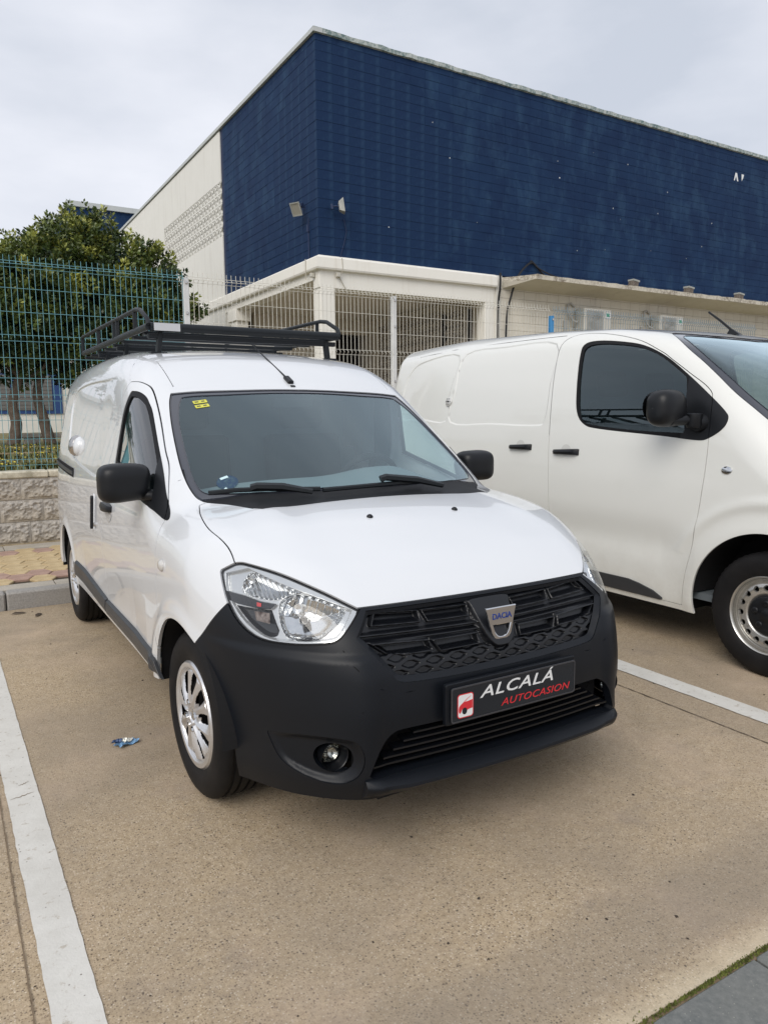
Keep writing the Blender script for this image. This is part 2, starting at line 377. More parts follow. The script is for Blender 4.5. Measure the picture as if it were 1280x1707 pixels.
# ------------------------------------------------------------------ object helpers
def link(o, parent=None):
    COL.objects.link(o)
    if parent: o.parent = parent
    return o
def tag(o, label=None, cat=None, group=None, kind=None):
    for k, v in (('label', label), ('category', cat), ('group', group), ('kind', kind)):
        if v: o[k] = v
    return o
def empty(name, loc=(0,0,0), rz=0, label=None, cat=None, group=None):
    o = bpy.data.objects.new(name, None); o.location = loc; o.rotation_euler[2] = rz; o.empty_display_size = .1
    return tag(link(o), label, cat, group)
def set_normals(me, N):
    me.shade_smooth(); me.normals_split_custom_set_from_vertices(np.asarray(N, dtype=np.float32).tolist() if False else N.astype(np.float32))
def tri_obj(name, m, material, parent=None, custom=True):
    m = m.compact(); me = bpy.data.meshes.new(name); n, k = len(m.V), len(m.T)
    me.vertices.add(n); me.vertices.foreach_set('co', m.V.astype(np.float32).ravel())
    me.loops.add(3*k); me.loops.foreach_set('vertex_index', m.T.astype(np.int32).ravel())
    me.polygons.add(k); me.polygons.foreach_set('loop_start', np.arange(0, 3*k, 3, dtype=np.int32)); me.polygons.foreach_set('loop_total', np.full(k, 3, np.int32))
    me.update(calc_edges=True); me.materials.append(material)
    if custom: set_normals(me, m.N)
    else: me.shade_smooth()
    return link(bpy.data.objects.new(name, me), parent)
class MB:
    """collects boxes, tubes and lathes into one mesh"""
    def __init__(s): s.v = []; s.f = []; s.sm = []
    def add(s, V, F, smooth=False):
        o = len(s.v); s.v += [tuple(p) for p in V]; s.f += [tuple(i+o for i in f) for f in F]; s.sm += [smooth]*len(F); return s
    def box(s, lo, hi, M=None, bev=0):
        if bev > 0:
            c = [(lo[i]+hi[i])/2 for i in range(3)]; hx = [(hi[i]-lo[i])/2 for i in range(3)]; bev = min(bev, *(h*.45 for h in hx))
            V = []; 
            for sx in (-1,1):
                for sy in (-1,1):
                    for sz in (-1,1):
                        sg = (sx,sy,sz)
                        for a in range(3):
                            V.append([c[i]+sg[i]*(hx[i]-(0 if i == a else bev)) for i in range(3)])
            bm = bmesh.new(); vs = [bm.verts.new(p) for p in V]; r = bmesh.ops.convex_hull(bm, input=vs)
            bm.verts.index_update(); bm.verts.ensure_lookup_table()
            V = [tuple(v.co) for v in bm.verts]; F = [[v.index for v in f.verts] for f in bm.faces]; bm.free()
        else:
            V = [(x,y,z) for x in (lo[0],hi[0]) for y in (lo[1],hi[1]) for z in (lo[2],hi[2])]
            F = [(0,1,3,2),(4,6,7,5),(0,4,5,1),(2,3,7,6),(0,2,6,4),(1,5,7,3)]
        if M is not None: V = [tuple(M @ Vector(p)) for p in V]
        return s.add(V, F)
    def tube(s, P, r, n=8, cap=True, closed=False, sq=None):
        P = [Vector(p) for p in P]; m = len(P); V = []; F = []; up = None
        for i, p in enumerate(P):
            if closed: d = P[(i+1) % m]-P[i-1]
            else: d = P[min(i+1, m-1)]-P[max(i-1, 0)]
            d.normalize()
            if up is None: up = d.orthogonal().normalized() if abs(d.z) > .95 else Vector((0,0,1))
            sd_ = d.cross(up).normalized(); up = sd_.cross(d).normalized()
            rr = r[i] if hasattr(r, '__len__') else r
            for k in range(n):
                a = 2*math.pi*(k+.5)/n; V.append(p+sd_*math.cos(a)*rr*(sq or 1)+up*math.sin(a)*rr)
        for i in range(m if closed else m-1):
            for k in range(n):
                a, b = i*n+k, i*n+(k+1) % n; c, d = ((i+1) % m)*n+(k+1) % n, ((i+1) % m)*n+k; F.append((a,b,c,d))
        if cap and not closed: F += [tuple(range(n))[::-1], tuple((m-1)*n+k for k in range(n))]
        return s.add(V, F, n > 5)
    def lathe(s, prof, n=48, axis='x', M=None, smooth=True, wob=None):
        """prof: list of (axial, radius)"""
        V = []; F = []; m = len(prof)
        for k in range(n):
            a = 2*math.pi*k/n
            for q, r in prof:
                p = {'x': (q, r*math.cos(a), r*math.sin(a)), 'z': (r*math.cos(a), r*math.sin(a), q), 'y': (r*math.cos(a), q, r*math.sin(a))}[axis]
                V.append(M @ Vector(p) if M else p)
        for k in range(n):
            for j in range(m-1): F.append((k*m+j, k*m+j+1, ((k+1) % n)*m+j+1, ((k+1) % n)*m+j))
        return s.add(V, F, smooth)
    def prism(s, poly, z0, z1, M=None):
        n = len(poly); V = [(x,y,z0) for x,y in poly]+[(x,y,z1) for x,y in poly]
        if M is not None: V = [tuple(M @ Vector(p)) for p in V]
        return s.add(V, [tuple(range(n))[::-1], tuple(range(n, 2*n))]+[(i, (i+1) % n, n+(i+1) % n, n+i) for i in range(n)])
    def mesh(s, name, m, fix=True):
        me = bpy.data.meshes.new(name); me.from_pydata(s.v, [], s.f); me.update()
        if any(s.sm): me.polygons.foreach_set('use_smooth', s.sm)
        if fix:
            bm = bmesh.new(); bm.from_mesh(me); bmesh.ops.recalc_face_normals(bm, faces=bm.faces); bm.to_mesh(me); bm.free()
        for q in (m if isinstance(m, (list, tuple)) else [m]): me.materials.append(q)
        return me
    def build(s, name, m, parent=None, fix=True, bevel=0):
        o = link(bpy.data.objects.new(name, s.mesh(name, m, fix)), parent)
        if bevel: b = o.modifiers.new('b', 'BEVEL'); b.width = bevel; b.segments = 2; b.limit_method = 'ANGLE'; b.angle_limit = .6
        if any(s.sm):
            o.data.set_sharp_from_angle(angle=math.radians(40))
        return o
def inst(name, me, loc=(0,0,0), rot=(0,0,0), parent=None, scale=None):
    o = bpy.data.objects.new(name, me); o.location = loc; o.rotation_euler = rot
    if scale: o.scale = scale
    return link(o, parent)
# ------------------------------------------------------------------ the small van
def phi(V): return np.arctan2(-V[:,0], .3-V[:,1])
def hit_phi(F, ph, z):
    """point of the surface seen from the upright axis x=0,y=.3 in direction phi"""
    d = np.stack([-np.sin(ph), -np.cos(ph), 0*ph], 1); o = np.stack([0*ph, .3+0*ph, z], 1)
    a, b = np.full(len(ph), .5), np.full(len(ph), 1.5)
    for _ in range(26):
        m = (a+b)/2; f = F(o+d*m[:, None]); a = np.where(f < 0, m, a); b = np.where(f < 0, b, m)
    return o+d*a[:, None]
def hit_y(F, x, z, y0=-1.0, y1=.1):
    x, z = np.broadcast_arrays(np.asarray(x, float), np.asarray(z, float)); x, z = x.ravel(), z.ravel()
    a, b = np.full(len(x), y0), np.full(len(x), y1)
    for _ in range(26):
        m = (a+b)/2; f = F(np.stack([x, m, z], 1)); b = np.where(f < 0, m, b); a = np.where(f < 0, a, m)
    return np.stack([x, a, z], 1)
def hit_z(F, x, y, z0=.6, z1=2.1):
    x, y = np.broadcast_arrays(np.asarray(x, float), np.asarray(y, float)); x, y = x.ravel(), y.ravel()
    a, b = np.full(len(x), z0), np.full(len(x), z1)
    for _ in range(26):
        m = (a+b)/2; f = F(np.stack([x, y, m], 1)); a = np.where(f < 0, m, a); b = np.where(f < 0, b, m)
    return np.stack([x, y, a], 1)
def hit_x(F, y, z, x1=1.1):
    y, z = np.broadcast_arrays(np.asarray(y, float), np.asarray(z, float)); y, z = y.ravel(), z.ravel()
    a, b = np.full(len(y), .2), np.full(len(y), x1)
    for _ in range(26):
        m = (a+b)/2; f = F(np.stack([-m, y, z], 1)); a = np.where(f < 0, m, a); b = np.where(f < 0, b, m)
    return np.stack([-a, y, z], 1)
def half_body(F, lo, hi, h):
    m = surfnet(F, lo, hi, h); m, _ = cut(m, m.V[:,0]); m.V[np.abs(m.V[:,0]) < 1e-6, 0] = 0
    c = m.V[:,0] == 0; m.N[c, 0] = 0; m.N[c] /= np.linalg.norm(m.N[c], axis=1)[:, None]
    return m
def seam(m, s, w=.0019, dark=None, depth=.011):
    big = Tri(np.hstack([m.V, np.asarray(s)[:, None]]), m.N, m.T)        # the distance travels with the vertices
    a, r = cut(big, s+w); band, b = cut(r, r.V[:,3]-w)
    for q in (a, band, b): q.V = np.ascontiguousarray(q.V[:, :3])
    if dark is not None: dark.append(band.offset(-depth))
    return a, b
def groove(m, s, w, dark, depth=.010):
    band, r = cut(m, s-w); dark.append(band.offset(-depth)); return r
def emboss(m, f, e=.002):
    """push a side panel in by f(y,z) metres (positive = inward) and tilt its normals to match"""
    d = f(m.V[:,1], m.V[:,2]); gy = (f(m.V[:,1]+e, m.V[:,2])-f(m.V[:,1]-e, m.V[:,2]))/(2*e); gz = (f(m.V[:,1], m.V[:,2]+e)-f(m.V[:,1], m.V[:,2]-e))/(2*e)
    N = m.N.copy(); N[:,1] += gy; N[:,2] += gz; N /= np.linalg.norm(N, axis=1)[:, None]
    return Tri(m.V-m.N*d[:, None], N, m.T)
def sstep(x): x = np.clip(x, 0, 1); return x*x*(3-2*x)
def both_sides(name, m, material, parent, **k):
    a = tri_obj(name, m, material, parent); b = tri_obj(name, m.mirror(), material, parent); return a, b
def join_all(L):
    r = L[0]
    for q in L[1:]: r = r.join(q)
    return r

van = empty('cargo_van', (0,0,0), 0, 'small white van with a charcoal front bumper and black roof rack', 'van', 'white vans parked side by side')
m = half_body(van_field, (-.948, -.94, .12), (.012, 3.64, 1.88), .012)
ZB = Curve([(-.9,.238),(-.6,.228),(-.35,.23),(-.2,.28),(.15,.345),(2.4,.345),(3.2,.36),(3.6,.36)], .03)
_, m = cut(m, m.V[:,2]-ZB(m.V[:,1]))
def arch_sd(V, yc, r, z=.308): return np.where(V[:,0] < -.45, np.hypot(V[:,1]-yc, V[:,2]-z)-r, 1)
_, m = cut(m, arch_sd(m.V, -.03, .371)); _, m = cut(m, arch_sd(m.V, 2.768, .372))
dark = []
# lamp outline (angle, height)
HLP = [(-.749,-.281,.919),(-.79,-.247,.892),(-.796,-.285,.849),(-.795,-.335,.792),(-.781,-.394,.74),(-.748,-.473,.704),(-.687,-.567,.699),(-.607,-.655,.708),(-.568,-.679,.721),(-.524,-.675,.76),(-.474,-.649,.803),(-.559,-.563,.854),(-.646,-.437,.899),(-.722,-.316,.922)]
HLP = catmull([(math.atan2(-x, .3-y), z) for x, y, z in HLP], 5, True, sharp=(0, 1, 10))
near = m.V[:,1] < .1
def hl_sd(V): 
    s = np.full(len(V), .5); k = (V[:,1] < 0) & (V[:,0] < -.3) & (V[:,2] > .6); s[k] = sdpoly(np.stack([phi(V[k]), V[k,2]], 1), HLP); return s
lens, m = cut(m, hl_sd(m.V)+.0065); lampgap, m = cut(m, hl_sd(m.V)+.0005)
# white above, plastic below
def bump_sd(V):
    y, z = V[:,1], V[:,2]; s = np.maximum(z-.806, (z-(.80-1.18*(y+.335)))/1.55); return np.where(y > .2, 1.0, s)
bumper, m = seam(m, bump_sd(m.V), .0016, dark)
# bonnet
HOOD = catmull([(-.749,-.281),(-.746,-.211),(-.757,-.046),(-.738,.111),(-.705,.236),(-.676,.238),(-.656,.218),(-.605,.155),(-.567,.045),(-.53,-.008),(-.44,-.021),(-.2,-.022),(0,-.018)], 5, False, sharp=(0, 4, 5))
HOOD = np.vstack([[(.3,-.018),(.3,-1.2),(-.749,-1.2)], HOOD])
def plan_sd(V, poly, zmin): 
    s = np.full(len(V), .5); k = V[:,2] > zmin; s[k] = sdpoly(V[k,:2], poly); return s
hood, m = seam(m, plan_sd(m.V, HOOD, .78), .0019, dark)
# windscreen
GL = catmull([(0,.872),(-.3,.878),(-.58,.902),(-.627,.888),(-.669,.738),(-.703,.52),(-.711,.39),(-.702,.30),(-.682,.246)], 5, False, sharp=(8,))
GLB = [(-.662,.228),(-.612,.165),(-.575,.055),(-.535,.002),(-.44,-.012),(-.2,-.013),(0,-.010)]
GL = np.vstack([GL, GLB, [(.3,-.01),(.3,.872)]])
gl, m = cut(m, plan_sd(m.V, GL, 1.0)+.004); ws_gap, m = cut(m, plan_sd(m.V, GL, 1.0)-.001)
GIN = catmull([(0,.838),(-.35,.843),(-.545,.862),(-.590,.842),(-.640,.70),(-.676,.45),(-.679,.35),(-.66,.295),(-.61,.262),(-.45,.186),(-.25,.140),(0,.118)], 5, False, sharp=())
GIN = np.vstack([GIN, [(.3,.118),(.3,.838)]])
pane, frit = cut(gl, plan_sd(gl.V, GIN, 1.0))
def ws_off(V):
    x, y, z = np.abs(V[:,0]), V[:,1], V[:,2]; cw = .47-.30*np.clip((z-1.06)/.5, 0, 1); return np.abs(z-1.06-.565*(y-.03-cw*x*x))*.865-.0022
frit, cowl = cut(frit, np.where(frit.V[:,1] < .45, ws_off(frit.V), -.5))
strip, m = cut(m, np.where((m.V[:,1] < .3) & (m.V[:,2] > 1.0) & (np.abs(m.V[:,0]) < .70), plan_sd(m.V, np.vstack([HOOD[3:], [(0,.1),(-.66,.26)]]), 1.0), .5)) if False else (None, m)
# front door
DOOR = catmull([(1.402,.27),(1.41,.5),(1.432,.85),(1.43,.98),(1.36,1.09),(1.27,1.23),(1.225,1.42),(1.197,1.575),(1.115,1.572),(1.041,1.556),(.98,1.53),(.878,1.464),(.748,1.372),(.60,1.26),(.502,1.187),(.398,1.084),(.322,1.0),(.318,.95),(.296,.75),(.293,.503),(.30,.27)], 5, True, sharp=(0, 7, 20))
def side_sd(V, poly, ymax=9):
    s = np.full(len(V), .5); k = (V[:,0] < -.5) & (V[:,1] > -.4) & (V[:,1] < ymax); s[k] = sdpoly(V[k,1:], poly); return s
door, m = seam(m, side_sd(m.V, DOOR), .0019, dark)
# window opening
WIN = catmull([(1.125,1.529),(1.049,1.523),(.975,1.500),(.91,1.464),(.834,1.415),(.656,1.282),(.507,1.169),(.397,1.077),(.31,1.018),(.287,.998),(.333,.998),(.449,1.025),(.628,1.053),(.86,1.105),(1.06,1.152),(1.175,1.178),(1.155,1.35)], 5, True, sharp=(0, 9, 15))
GLS = catmull([(1.10,1.503),(1.045,1.499),(.965,1.474),(.90,1.440),(.80,1.370),(.665,1.268),(.574,1.196),(.515,1.12),(.480,1.052),(.628,1.075),(.86,1.127),(1.135,1.192),(1.125,1.35)], 4, True, sharp=(0, 6, 8, 11))
win1, door = cut(door, side_sd(door.V, WIN)); win2, m = cut(m, side_sd(m.V, WIN, 1.6))
win = win1.join(win2)
sg, wseal = cut(win, side_sd(win.V, GLS)); sail, wseal = cut(wseal, np.where(wseal.V[:,1] < .60, (wseal.V[:,1]-.535)*.9+(wseal.V[:,2]-1.12)*-.45+0, .5))
# gutter seam on the roof, rear quarter, sliding door, window blank
m = groove(m, sdline(m.V[:,:2], [(-.592,.95),(-.592,1.2),(-.585,1.5),(-.585,3.3)])+np.where(m.V[:,2] < 1.5, 1, 0), .0035, dark, .008)
m = groove(m, sdline(m.V[:,1:], [(1.50,1.735),(1.40,1.69),(1.29,1.625),(1.205,1.578)])+np.where(m.V[:,0] > -.6, 1, 0), .0018, dark)
m = groove(m, sdline(m.V[:,1:], [(.405,1.132),(.41,1.15),(.395,1.09)])+np.where(m.V[:,0] > -.6, 1, 0)+1, .0018, dark)
m = groove(m, np.where(m.V[:,1] < .6, sdline(m.V[:,:2], [(-.786,.402),(-.754,.417),(-.735,.416),(-.712,.404)]), 1)+np.where(m.V[:,2] < 1.02, 1, 0), .0018, dark)
m = groove(m, sdline(m.V[:,1:], [(2.42,.26),(2.44,.9),(2.43,1.03)])+np.where(m.V[:,0] > -.6, 1, 0), .0018, dark)
m = groove(m, sdline(m.V[:,1:], [(2.62,.72),(2.62,.95),(2.80,.95),(2.80,.72),(2.62,.72)])+np.where(m.V[:,0] > -.6, 1, 0), .0015, dark)
PAN = catmull([(1.40,1.585),(1.81,1.605),(2.30,1.605),(2.70,1.575),(2.83,1.50),(2.80,1.33),(2.69,1.20),(2.36,1.14),(2.0,1.105),(1.60,1.09),(1.50,1.20),(1.44,1.40)], 4, True)
blank, m = cut(m, side_sd(m.V, PAN, 3.2)-.02); blank = blank.subdiv().subdiv()
def fpan(y, z):
    s = sdpoly(np.stack([y, z], 1), PAN); fade = sstep((y-1.38)/.35); return fade*.0065*sstep(-s/.013+.5)
blank = emboss(blank, fpan)
sil = .48
def fdoor(y, z): return .006*sstep((z-.95)/.06)*sstep((1.12-z)/.05)*sstep((y-.45)/.2)*sstep((1.35-y)/.1)
door = emboss(door.subdiv(), fdoor)
tri_obj('body_shell', rim(m, .014).join(blank).both(), M_PAINT, van)
tri_obj('bonnet', rim(hood, .014).both(), M_PAINT, van)
DOORS = both_sides('front_door', rim(door, .014), M_PAINT, van)
tag(tri_obj('panel_gaps', join_all(dark).both(), M_DARKIN, van), kind='stuff')
# windscreen glass with its printed border
g_ = tri_obj('windscreen', pane.offset(-.004).both(), M_GLASS, van); tri_obj('glass_border', rim(frit, .006).offset(-.004).both(), M_FRIT, g_)
tri_obj('cowl_panel', rim(cowl.offset(-.004), .02).both(), mat('cowl_plastic', rough=.6, spec=.3, build=_plast((.010,.011,.013))), van)
tri_obj('windscreen_seal', ws_gap.offset(-.006).both(), M_RUBSEAL, g_)
for d_, mir in zip(DOORS, (False, True)):
    f = (lambda q: q.mirror()) if mir else (lambda q: q)
    tri_obj('door_window', f(sg.offset(-.010)), M_SGLASS, d_); tri_obj('window_seal', f(rim(wseal.offset(-.003), .008)), M_RUBSEAL, d_)
    tri_obj('mirror_base_panel', f(rim(sail.offset(.003), .012)), M_MIRR, d_)

# ---- bumper: recess, openings
def xz_sd(V, poly, ymax=-.3):
    s = np.full(len(V), .5); k = V[:,1] < ymax; s[k] = sdpoly(V[k][:, [0, 2]], poly); return s
GR = catmull([(.3,.797),(-.462,.797),(-.521,.727),(-.425,.607),(-.39,.588),(-.25,.581),(0,.578),(.3,.578)], 4, True, sharp=(0,1,2,3,7))
IN = catmull([(.3,.305),(-.525,.308),(-.508,.353),(-.482,.405),(-.44,.440),(-.366,.447),(0,.443),(.3,.443)], 4, True, sharp=(0,1,7))
FOG = catmull([(-.750,.426),(-.722,.342),(-.666,.302),(-.599,.290),(-.552,.318),(-.534,.371),(-.552,.425),(-.599,.438),(-.678,.437)], 5, True, sharp=(0,))
FOGH = rrect(-.600, .366, .094, .094, .044)
grill_r, bumper = cut(bumper, xz_sd(bumper.V, GR)); intake_r, bumper = cut(bumper, xz_sd(bumper.V, IN))
fog_r, bumper = cut(bumper, xz_sd(bumper.V, FOG)); fog_h, fog_r = cut(fog_r, xz_sd(fog_r.V, FOGH))
bdark = []
bumper = groove(bumper, sdline(bumper.V[:, [0,2]], [(-.568,.712),(-.548,.655),(-.497,.594),(-.44,.562),(-.30,.553),(0,.550)])+np.where(bumper.V[:,1] > -.5, 1, 0), .0013, bdark, .004)
bumper = groove(bumper, np.abs(np.hypot((bumper.V[:,0]+.519)/.86, bumper.V[:,2]-.499)-.031)+np.where(bumper.V[:,1] > -.5, 1, 0), .0010, bdark, .004)
Bp = tri_obj('front_bumper', rim(bumper, .030).both(), M_PLAST, van)
tag(tri_obj('panel_gaps', join_all(bdark).both(), M_DARKIN, Bp), kind='stuff')
fr = fog_r.subdiv(); 
sdf = xz_sd(fr.V, FOG); dep = .004+.024*sstep(-sdf/.022)*sstep((fr.V[:,0]+.76)/.09)
frr = Tri(fr.V+np.array([0,1,0])*dep[:, None], fr.N, fr.T).recalc()
tri_obj('fog_lamp_recess', rim(frr, .03).both(), M_PLAST, Bp)
# bezel of the grille: sloping band round the opening
e1 = tri_obj('grille_surround', None or (lambda g: Tri(g.V+np.array([0,1,0])*(.004+.9*np.minimum(-xz_sd(g.V, GR), .016))[:, None], g.N, g.T).recalc())(cut(grill_r.subdiv(), -xz_sd(grill_r.subdiv().V, GR)-.016)[0]).both(), M_CLAD if False else M_PLAST, Bp)

# ---- grille face as relief over the opening
def grille_sheet():
    nx, nz_ = 420, 110
    xs = np.linspace(-.525, .525, nx); zs = np.linspace(.575, .80, nz_); X, Z = np.meshgrid(xs, zs, indexing='ij')
    P = hit_y(van_field, X.ravel(), Z.ravel(), -1.0, -.2); ax, z = np.abs(P[:,0]), P[:,2]
    H = -.006+np.zeros(len(P))
    def frame(poly, h, wd=.0065, inner=-.010, outer_slope=.012):
        s = sdpoly(np.stack([ax, z], 1), poly)
        return h*sstep(1-np.abs(s)/wd)+np.where(s < 0, inner*sstep(-s/.01), 0)
    fr_ = [[(.283,.745),(.455,.752),(.430,.786),(.281,.776)], [(.099,.741),(.256,.744),(.266,.776),(.093,.772)],
           [(.268,.661),(.418,.664),(.470,.703),(.276,.692)], [(.088,.656),(.240,.656),(.260,.689),(.090,.688)]]
    for q in fr_: H += frame(q, .018)
    zm = .733-.018*(1-(ax/.5)**1.0); H += .018*sstep(1-np.abs(z-(.728-.012*(1-ax/.5)))/.007)+.010*sstep(1-np.abs(z-(.707-.010*(1-ax/.5)))/.008)
    # honeycomb, lower edge
    low = z < .648+.022*np.clip((ax-.26)/.15, 0, 1)
    hx, hz = .088, .0235; u = ax/hx; v = (z-.583)/hz
    def hexd(u, v):
        row = np.round(v); uu = u-.5*(np.abs(row) % 2); cu = uu-np.round(uu); cv = v-row
        return np.maximum(np.abs(cv)*1.0, (np.abs(cu)*1.25+np.abs(cv)*.72))
    hd = hexd(u, v); rim_ = sstep((hd-.43)/.05)
    H = np.where(low, .004*rim_-.005*(1-rim_), H)
    pad = sdpoly(np.stack([ax, z], 1), catmull([(-.1,.79),(.072,.79),(.082,.76),(.062,.68),(.035,.643),(0,.636),(-.1,.636)], 4, True, sharp=(0,6)))
    H = np.where(pad < .008, np.maximum(H, .020*sstep(.5-pad/.012)), H)
    Pd = P.copy(); Pd[:,1] += .026-H; idx = np.arange(nx*nz_).reshape(nx, nz_)
    a, b, c, d = idx[:-1,:-1].ravel(), idx[1:,:-1].ravel(), idx[1:,1:].ravel(), idx[:-1,1:].ravel()
    T = np.vstack([np.stack([a,b,c],1), np.stack([a,c,d],1)]); g = Tri(Pd, Pd*0, T)
    s = np.minimum(xz_sd(np.stack([-np.abs(P[:,0]), P[:,1], P[:,2]], 1), GR), .5)
    g, _ = cut(g, s+.006)
    return g.recalc()
Gr = tri_obj('grille', grille_sheet(), M_PLASTD, van)
# ---- badge
def face_frame(x, z, out=.0, yspan=(-1.0,-.2)):
    P = hit_y(van_field, [x], [z], *yspan); n = grad(van_field, P)[0]; n /= np.linalg.norm(n); n = Vector(n)
    rt = Vector((0,0,1)).cross(n); rt = Vector((1,0,0)) if rt.length < 1e-6 else rt.normalized(); rt = -rt if rt.x < 0 else rt
    up = n.cross(rt); up = -up if up.z < 0 else up
    o = Vector(P[0])+n*out
    return Matrix(((rt.x, up.x, n.x, o.x), (rt.y, up.y, n.y, o.y), (rt.z, up.z, n.z, o.z), (0,0,0,1)))
def ring_prism(outer, inner, z0, z1, M, bevel=0, n=None):
    """flat plate with a hole, both outlines with the same number of points"""
    V = []; F = []; k = len(outer)
    for z, pl, sh in ((z0, outer, 0), (z1, outer, 0), (z1, inner, 0), (z0, inner, 0)): V += [M @ Vector((x, y, z)) for x, y in pl]
    for a, b in ((0,1),(1,2),(2,3),(3,0)):
        for i in range(k): j = (i+1) % k; F.append((a*k+i, a*k+j, b*k+j, b*k+i))
    return V, F
def resample(poly, n):
    poly = np.asarray(poly, float); q = np.vstack([poly, poly[:1]]); L = np.concatenate([[0], np.cumsum(np.hypot(*np.diff(q, axis=0).T))]); t = np.linspace(0, L[-1], n, endpoint=False)
    return np.stack([np.interp(t, L, q[:,0]), np.interp(t, L, q[:,1])], 1)
def polar_resample(poly, c, n):
    """points of the outline at equal angles about c"""
    out = []; poly = np.asarray(poly, float)
    for k in range(n):
        a = 2*math.pi*k/n; d = np.array([math.cos(a), math.sin(a)]); best = 0
        for p, q in zip(poly, np.roll(poly, -1, axis=0)):
            e = q-p; den = d[0]*e[1]-d[1]*e[0]
            if abs(den) < 1e-12: continue
            w = p-np.array(c); t = (w[0]*e[1]-w[1]*e[0])/den; u = (w[0]*d[1]-w[1]*d[0])/den
            if -1e-6 <= u <= 1+1e-6 and t > best: best = t
        out.append(np.array(c)+d*best)
    return np.array(out)
MBd = face_frame(0, .712, .006) @ Matrix.Rotation(math.radians(26), 4, 'X')
bo = catmull([(-.068,.052),(.068,.052),(.060,.036),(.045,-.022),(.032,-.050),(0,-.062),(-.032,-.050),(-.045,-.022),(-.060,.036)], 5, True, sharp=(0,1))
bi = catmull([(-.036,-.008),(.036,-.008),(.028,-.030),(.016,-.044),(0,-.047),(-.016,-.044),(-.028,-.030)], 5, True, sharp=(0,1))
cc = (0, -.025); A_, B_ = polar_resample(bo, cc, 72), polar_resample(bi, cc, 72)
mb = MB(); mb.add(*ring_prism(A_, B_, 0, .010, MBd)); badge = mb.build('badge', M_CHROME, van, bevel=.003)
def text_mesh(name, s, size, M, material, parent, shear=0, sx=1, depth=.0006, bold=0, spacing=1):
    cu = bpy.data.curves.new(name, 'FONT'); cu.body = s; cu.size = size; cu.shear = shear; cu.extrude = depth; cu.offset = bold; cu.align_x = 'LEFT'; cu.space_character = spacing; cu.resolution_u = 3
    o = bpy.data.objects.new(name, cu); COL.objects.link(o); bpy.context.view_layer.update()
    me = bpy.data.meshes.new_from_object(o.evaluated_get(bpy.context.evaluated_depsgraph_get())); COL.objects.unlink(o); bpy.data.objects.remove(o)
    me.transform(M @ Matrix.Scale(sx, 4, (1,0,0))); me.materials.clear(); me.materials.append(material); me.name = name
    return link(bpy.data.objects.new(name, me), parent)
text_mesh('badge_lettering', 'DACIA', .027, MBd @ Matrix.Translation((-.040, .012, .0104)), M_BLUEPR, badge, 0, 1.0, .0008, .0006)
# ---- number plate
pl_y = -.832
PB = Matrix(((1,0,0,0),(0,0,-1,pl_y),(0,1,0,.503),(0,0,0,1)))
mb = MB(); mb.prism([tuple(p) for p in rrect(-.006,.003,.546,.134,.008)], -.020, -.003, PB); plate = mb.build('number_plate', M_PLAST, van, bevel=.003)
mb = MB(); mb.prism([tuple(p) for p in rrect(0,0,.525,.114,.008)], -.002, .003, PB); mb.build('plate_face', M_PLATE, plate, bevel=.0015)
mb = MB(); V, F = ring_prism(rrect(0,0,.524,.113,.008), rrect(0,0,.516,.105,.006), .003, .0045, PB); mb.add(V, F); mb.build('plate_edge', mat('plate_edge', (.05,.05,.055), .3), plate)
text_mesh('plate_lettering', 'ALCAL\u00c1', .054, PB @ Matrix.Translation((-.150, .006, .0040)), M_WHITEPR, plate, .28, 1.47, .0004, .0004, 1.08)
text_mesh('plate_lettering', 'AUTOCASION', .034, PB @ Matrix.Translation((-.064, -.038, .0040)), M_REDPR, plate, .28, 1.30, .0004, 0, 1.05)
LG = PB @ Matrix.Translation((-.208, -.006, .0032))
mb = MB(); mb.prism([tuple(p) for p in rrect(0,0,.062,.078,.010)], 0, .0008, LG); lg = mb.build('plate_logo', M_REDPR, plate)
mb = MB(); mb.prism([tuple(p) for p in rrect(0,0,.056,.072,.008)], .0008, .0012, LG); mb.build('logo_ground', M_WHITEPR, lg)
car = catmull([(-.026,-.004),(-.020,.004),(-.006,.012),(.010,.013),(.027,.016),(.027,-.012),(.012,-.014),(-.002,-.018),(-.012,-.010),(-.020,-.022),(-.026,-.018)], 4, True, sharp=(4,5))
mb = MB(); mb.prism([tuple(p) for p in car], .0012, .0016, LG); mb.prism([tuple(p) for p in catmull([(-.014,.008),(0,.018),(.014,.026),(.022,.030),(.010,.022),(-.004,.013)], 3, True)], .0012, .0016, LG); mb.build('logo_car', M_REDPR, lg)
mb = MB(); mb.prism([(-.004+.0095*math.cos(a), -.017+.011*math.sin(a)) for a in np.linspace(0, 2*math.pi, 20, endpoint=False)], .0016, .0020, LG); mb.build('logo_wheel', M_PLATE, lg)
# ---- lower intake with slats, lip
mb = MB(); box = []
for x in np.linspace(-.53, .53, 25):
    p = hit_y(van_field, [x], [.37], -1, -.2)[0]; box.append((x, p[1]+.10))
V = [(x, y, z) for x, y in box for z in (.27, .46)]; F = [(2*i, 2*i+2, 2*i+3, 2*i+1) for i in range(24)]
mb.add(V, F); mb.build('intake_back', M_DARKIN, Bp)
for i, z in enumerate((.335, .356, .377, .398, .419)):
    w = .50-.035*i+.0; mb = MB(); V = []; xs = np.linspace(-w, w, 41); P = hit_y(van_field, xs, z+0*xs, -1, -.2)
    for p in P:
        for dy, dz in ((.018,-.003),(.018,.003),(.055,.008),(.055,.002)): V.append((p[0], p[1]+dy, p[2]+dz))
    F = [(4*j+a, 4*j+(a+1) % 4, 4*j+4+(a+1) % 4, 4*j+4+a) for j in range(40) for a in range(4)]; mb.add(V, F, True); mb.build('intake_slat', M_PLASTD, Bp)
xs = np.linspace(-.535, .535, 61); P = hit_y(van_field, xs, .30+0*xs, -1, -.2); V = []
